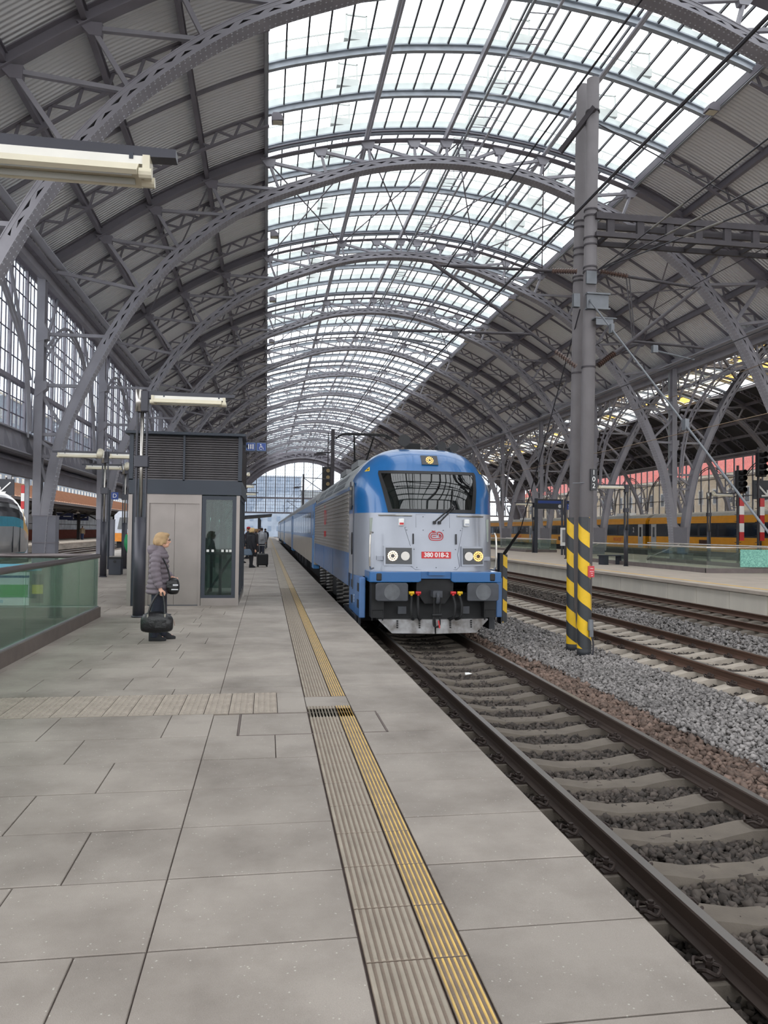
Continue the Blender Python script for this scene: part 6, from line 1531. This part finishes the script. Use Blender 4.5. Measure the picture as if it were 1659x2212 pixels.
    if female:
        ball(h, S((hx - .02, 0, 1.462)), S((.102, .092, .088)), 20, 14); ball(h, S((hx - .045, 0, 1.405)), S((.075, .09, .075)), 18, 12); ball(h, S((hx + .03, 0, 1.508)), S((.066, .07, .034)))
        for a in range(16):
            t = math.pi * (.22 + 1.56 * a / 15); ball(h, S((hx - .03 + .085 * math.cos(t), .082 * math.sin(t), 1.415 + .018 * math.sin(a * 2.3))), S((.028, .024, .046)), 8, 6)
    else:
        ball(h, S((hx - .012, 0, 1.462)), S((.094, .079, .078)), 18, 12); ball(h, S((hx - .04, 0, 1.42)), S((.06, .074, .06)))
    vox(h.build('hair', m('hair', hair), R), .009 * s, 3)
    e = MB()
    for sy in (-1, 1): ball(e, S((hx + .079, sy * .03, 1.43)), S((.008, .011, .007)), 8, 6)
    e.build('eyes', mat('eye_dark', (46, 38, 34), .3), R); MB().tube([S((hx + .083, -.022, 1.372)), S((hx + .089, 0, 1.371)), S((hx + .083, .022, 1.372))], .0045 * s, 6).build('mouth', mat('lips', (176, 104, 96), .5), R)
    if glasses:
        g = MB()
        for sy in (-1, 1): g.tube([S((hx + .098, sy * .032 + .022 * math.cos(a), 1.432 + .018 * math.sin(a))) for a in [i * math.pi / 6 for i in range(13)]], .0025 * s, 5); g.tube([S((hx + .096, sy * .055, 1.436)), S((hx - .0, sy * .078, 1.44))], .0025 * s, 5)
        g.build('glasses', BLACK, R)
    if cap: k = MB(); ball(k, S((hx - .01, 0, 1.49)), S((.1, .086, .07)), 16, 8); k.build('cap', m('cap', cap), R, True)
    if scarf:
        k = MB(); k.tube([S((.01 + .085 * math.cos(a), .095 * math.sin(a), 1.30 + .02 * math.sin(a * 2))) for a in [i * math.pi / 8 for i in range(17)]], .05 * s, 10); k.tube([S((.09, -.05, 1.3)), S((.15, -.06, 1.1)), S((.15, -.07, .95))], [.045 * s, .04 * s, .03 * s], 8); vox(k.build('scarf', m('scarf', scarf), R), .014 * s, 2)
    if backpack: k = MB(); k.loft([[S(p) for p in ell(-.22, 0, z, rx, ry, 16, .7)] for z, rx, ry in ((.85, .06, .1), (.9, .1, .14), (1.1, .1, .14), (1.22, .07, .11), (1.26, .03, .06))]); k.build('backpack', m('backpack', backpack), R, True)
    return R
NAVY = (30, 34, 48)
person((-1.5, 11.2, 0), .06, 1.55, 'woman in a quilted mauve jacket carrying a black holdall by the lift', (106, 97, 104), NAVY, (164, 136, 100), quilt=.20, hem=.66, hood=True, step=.06, voxel=.0065, glasses=True,
       rarm=[(-.03, -.19, 1.24), (-.04, -.25, 1.02), (.0, -.255, .84), (.03, -.25, .755)], larm=[(-.02, .19, 1.24), (.02, .24, 1.02), (.12, .2, .9), (.17, .12, .88)])
LEATHER = mat('black_leather', (17, 17, 20), .35, 0, .2, 10, .3, 25)
def holdall():
    R = tag(emp('holdall', (-1.48, 10.945, .155), .06), 'bulging black holdall hanging from the hand of the woman', 'bag'); rings = []
    for x, hw, z0, z1 in ((-.225, .05, .05, .17), (-.222, .09, .01, .21), (-.17, .115, -.01, .265), (-.05, .12, -.02, .285), (.06, .12, -.015, .275), (.14, .115, -.01, .25), (.20, .09, .01, .2), (.21, .05, .04, .15)):
        rings.append([(x, hw * math.copysign(abs(math.cos(t)) ** .6, math.cos(t)), (z0 + z1) / 2 + (z1 - z0) / 2 * math.copysign(abs(math.sin(t)) ** .7, math.sin(t))) for t in [2 * math.pi * k / 18 for k in range(18)]])
    MB().loft(rings).build('bag_body', LEATHER, R, True, sub=1)
    MB().tube([(-.2, 0, .235), (0, 0, .25), (.18, 0, .235)], .008, 6).build('zip', mat('zip_grey', (60, 60, 64), .5), R)
    MB().box(-.03, .12, -.122, -.112, .06, .17).build('pocket', LEATHER, R, bevel=.02)
    for y in (-.05, .05): MB().tube(catmull([(-.13, y * 1.6, .22), (-.09, y, .38), (.0, y * .3, .53), (.035, 0, .545), (.06, y * .3, .53), (.09, y, .38), (.1, y * 1.6, .22)], 4), .012, 8).build('handle', LEATHER, R)
    b = MB()
    for x in (-.13, .1): b.tube([(x, -.09, .2), (x, -.092, .25)], .016, 8)
    b.build('buckle', CHROME, R); MB().tube([(.215, -.03, .16), (.235, -.04, .08)], .006, 5).build('zip_pull', mat('zip_pull', (150, 130, 120), .5), R)
holdall()
def shoulder_bag():
    R = tag(emp('shoulder_bag', (-1.29, 11.05, .66), .06), 'small black shoulder bag at the front of the mauve jacket', 'bag'); rings = []
    for z, rx, ry in ((0, .05, .07), (.03, .085, .1), (.13, .09, .105), (.2, .075, .095), (.24, .045, .08)): rings.append(ell(0, 0, z, rx, ry, 18, .7))
    MB().loft(rings).build('bag_body', LEATHER, R, True, sub=1); MB().box(-.085, .06, -.108, -.098, .10, .2).build('flap', LEATHER, R, bevel=.01)
    MB().box(-.02, .07, -.112, -.1, .07, .085).box(.0, .07, -.112, -.1, .13, .15).build('reflective_trim', mat('silver_trim', (190, 190, 194), .3, .4), R)
    MB().tube(catmull([(-.04, -.06, .22), (-.1, -.02, .42), (-.22, .06, .62), (-.3, .14, .66)], 5), .012, 6).build('strap', LEATHER, R)
shoulder_bag()
person((-.62, 32.2, 0), .45, 1.68, 'blonde woman in a black coat and thick scarf with a wheeled case', (34, 34, 40), (26, 26, 32), (214, 180, 128), hem=.5, scarf=(20, 20, 24), voxel=.014)
def case(x, y, h, w, col, label, tilt=0.0):
    R = tag(emp('wheeled_case', (x, y, 0)), label, 'suitcase', 'wheeled suitcases on the platform'); m = mat('case_%d' % col[0], col, .5)
    b = MB().box(-w / 2, w / 2, -.13, .13, .06, h).build('shell', m, R, bevel=.05); MB().tube([(-w * .25, .1, h), (-w * .25, .1, h + .35), (w * .25, .1, h + .35), (w * .25, .1, h)], .01, 6).build('pull_handle', CHROME, R); MB().tube([(-.06, -.12, h), (-.05, -.12, h + .04), (.05, -.12, h + .04), (.06, -.12, h)], .012, 6).build('carry_handle', BLACK, R)
    for sx in (-1, 1):
        for yy in (-.09, .09): MB().tube([(sx * w * .4 - .015, yy, .035), (sx * w * .4 + .015, yy, .035)], .035, 10).build('wheel', RUBBER, R)
    R.rotation_euler = (0, tilt, .2)
case(-.16, 33.0, .56, .48, (24, 24, 26), 'black wheeled suitcase standing beside the blonde woman'); case(-.24, 64, .7, .5, (120, 124, 132), 'grey wheeled suitcase farther along the platform beside the tactile strip')
def handbag():
    R = tag(emp('handbag', (-.78, 31.95, .52)), 'pale blue grey handbag held low by the blonde woman', 'bag'); MB().loft([ell(0, 0, z, rx, .07, 14, .6) for z, rx in ((0, .2), (.06, .22), (.2, .17), (.26, .12))]).build('bag_body', mat('bag_blue', (96, 112, 130), .5), R, True); MB().tube(catmull([(-.1, 0, .25), (-.06, 0, .4), (.06, 0, .4), (.1, 0, .25)], 4), .012, 6).build('handle', BLACK, R)
handbag()
for i, (x, y, rz, h, coat, tr, hair, fem, cap, bp, lab) in enumerate((
        (-1.15, 36.5, .3, 1.72, (32, 36, 44), (28, 28, 34), (60, 46, 38), False, None, None, 'traveller in a dark jacket just behind the blonde woman'),
        (-.95, 42, 2.8, 1.75, (44, 46, 56), (30, 32, 40), (50, 40, 34), False, (190, 40, 48), None, 'traveller wearing a red cap among the waiting group'),
        (-.62, 45.5, .2, 1.66, (52, 48, 52), (36, 34, 40), (150, 120, 84), True, None, None, 'waiting woman with light brown hair in a dark coat'),
        (-.3, 49, 1.6, 1.74, (150, 152, 158), (40, 44, 60), (58, 46, 40), False, None, (170, 172, 178), 'traveller with a light grey backpack near the tactile strip'),
        (-.45, 55, 2.4, 1.78, (28, 30, 36), (30, 30, 36), (40, 34, 30), False, None, None, 'tall traveller in black farther down the platform'),
        (-1.2, 51, .5, 1.7, (70, 40, 44), (36, 36, 44), (96, 72, 52), True, None, None, 'waiting woman in a dark red coat behind the group'),
        (-.1, 68, 2.2, 1.72, (40, 44, 58), (34, 34, 40), (52, 44, 38), False, None, None, 'small figure in navy standing by the shelter post'))):
    person((x, y, 0), rz, h, lab, coat, tr, hair, hem=.6, voxel=.02, female=fem, cap=cap, backpack=bp)
person((-4.36, 26.2, 0), 1.2, 1.7, 'person in a bright green jacket mostly hidden behind the lift', (52, 150, 98), (214, 206, 200), (80, 60, 46), hem=.68, voxel=.016, female=False)
person((-23.6, 103, 0), 1.4, 1.8, 'distant man in a tan jacket standing on the outdoor platform', (150, 132, 108), (52, 66, 100), (70, 54, 44), hem=.7, voxel=.02, female=False)
# scraps of litter on the sleepers
for x, y, lab in ((3.25, 11.9, 'crumpled white scrap of paper lying in the dark track'), (3.9, 6.05, 'tiny white scrap lying on a near sleeper')):
    o = MB().add([(-.06, -.03, 0), (.05, -.04, .02), (.07, .03, .0), (-.05, .04, .025), (0, 0, .035)], [(0, 1, 4), (1, 2, 4), (2, 3, 4), (3, 0, 4), (0, 3, 2, 1)]).build('paper_scrap', WHT); o.location = (x, y, GZ + .04); o.scale = (1, 1, 1) if y > 10 else (.3, .3, .3); tag(o, lab, 'litter')
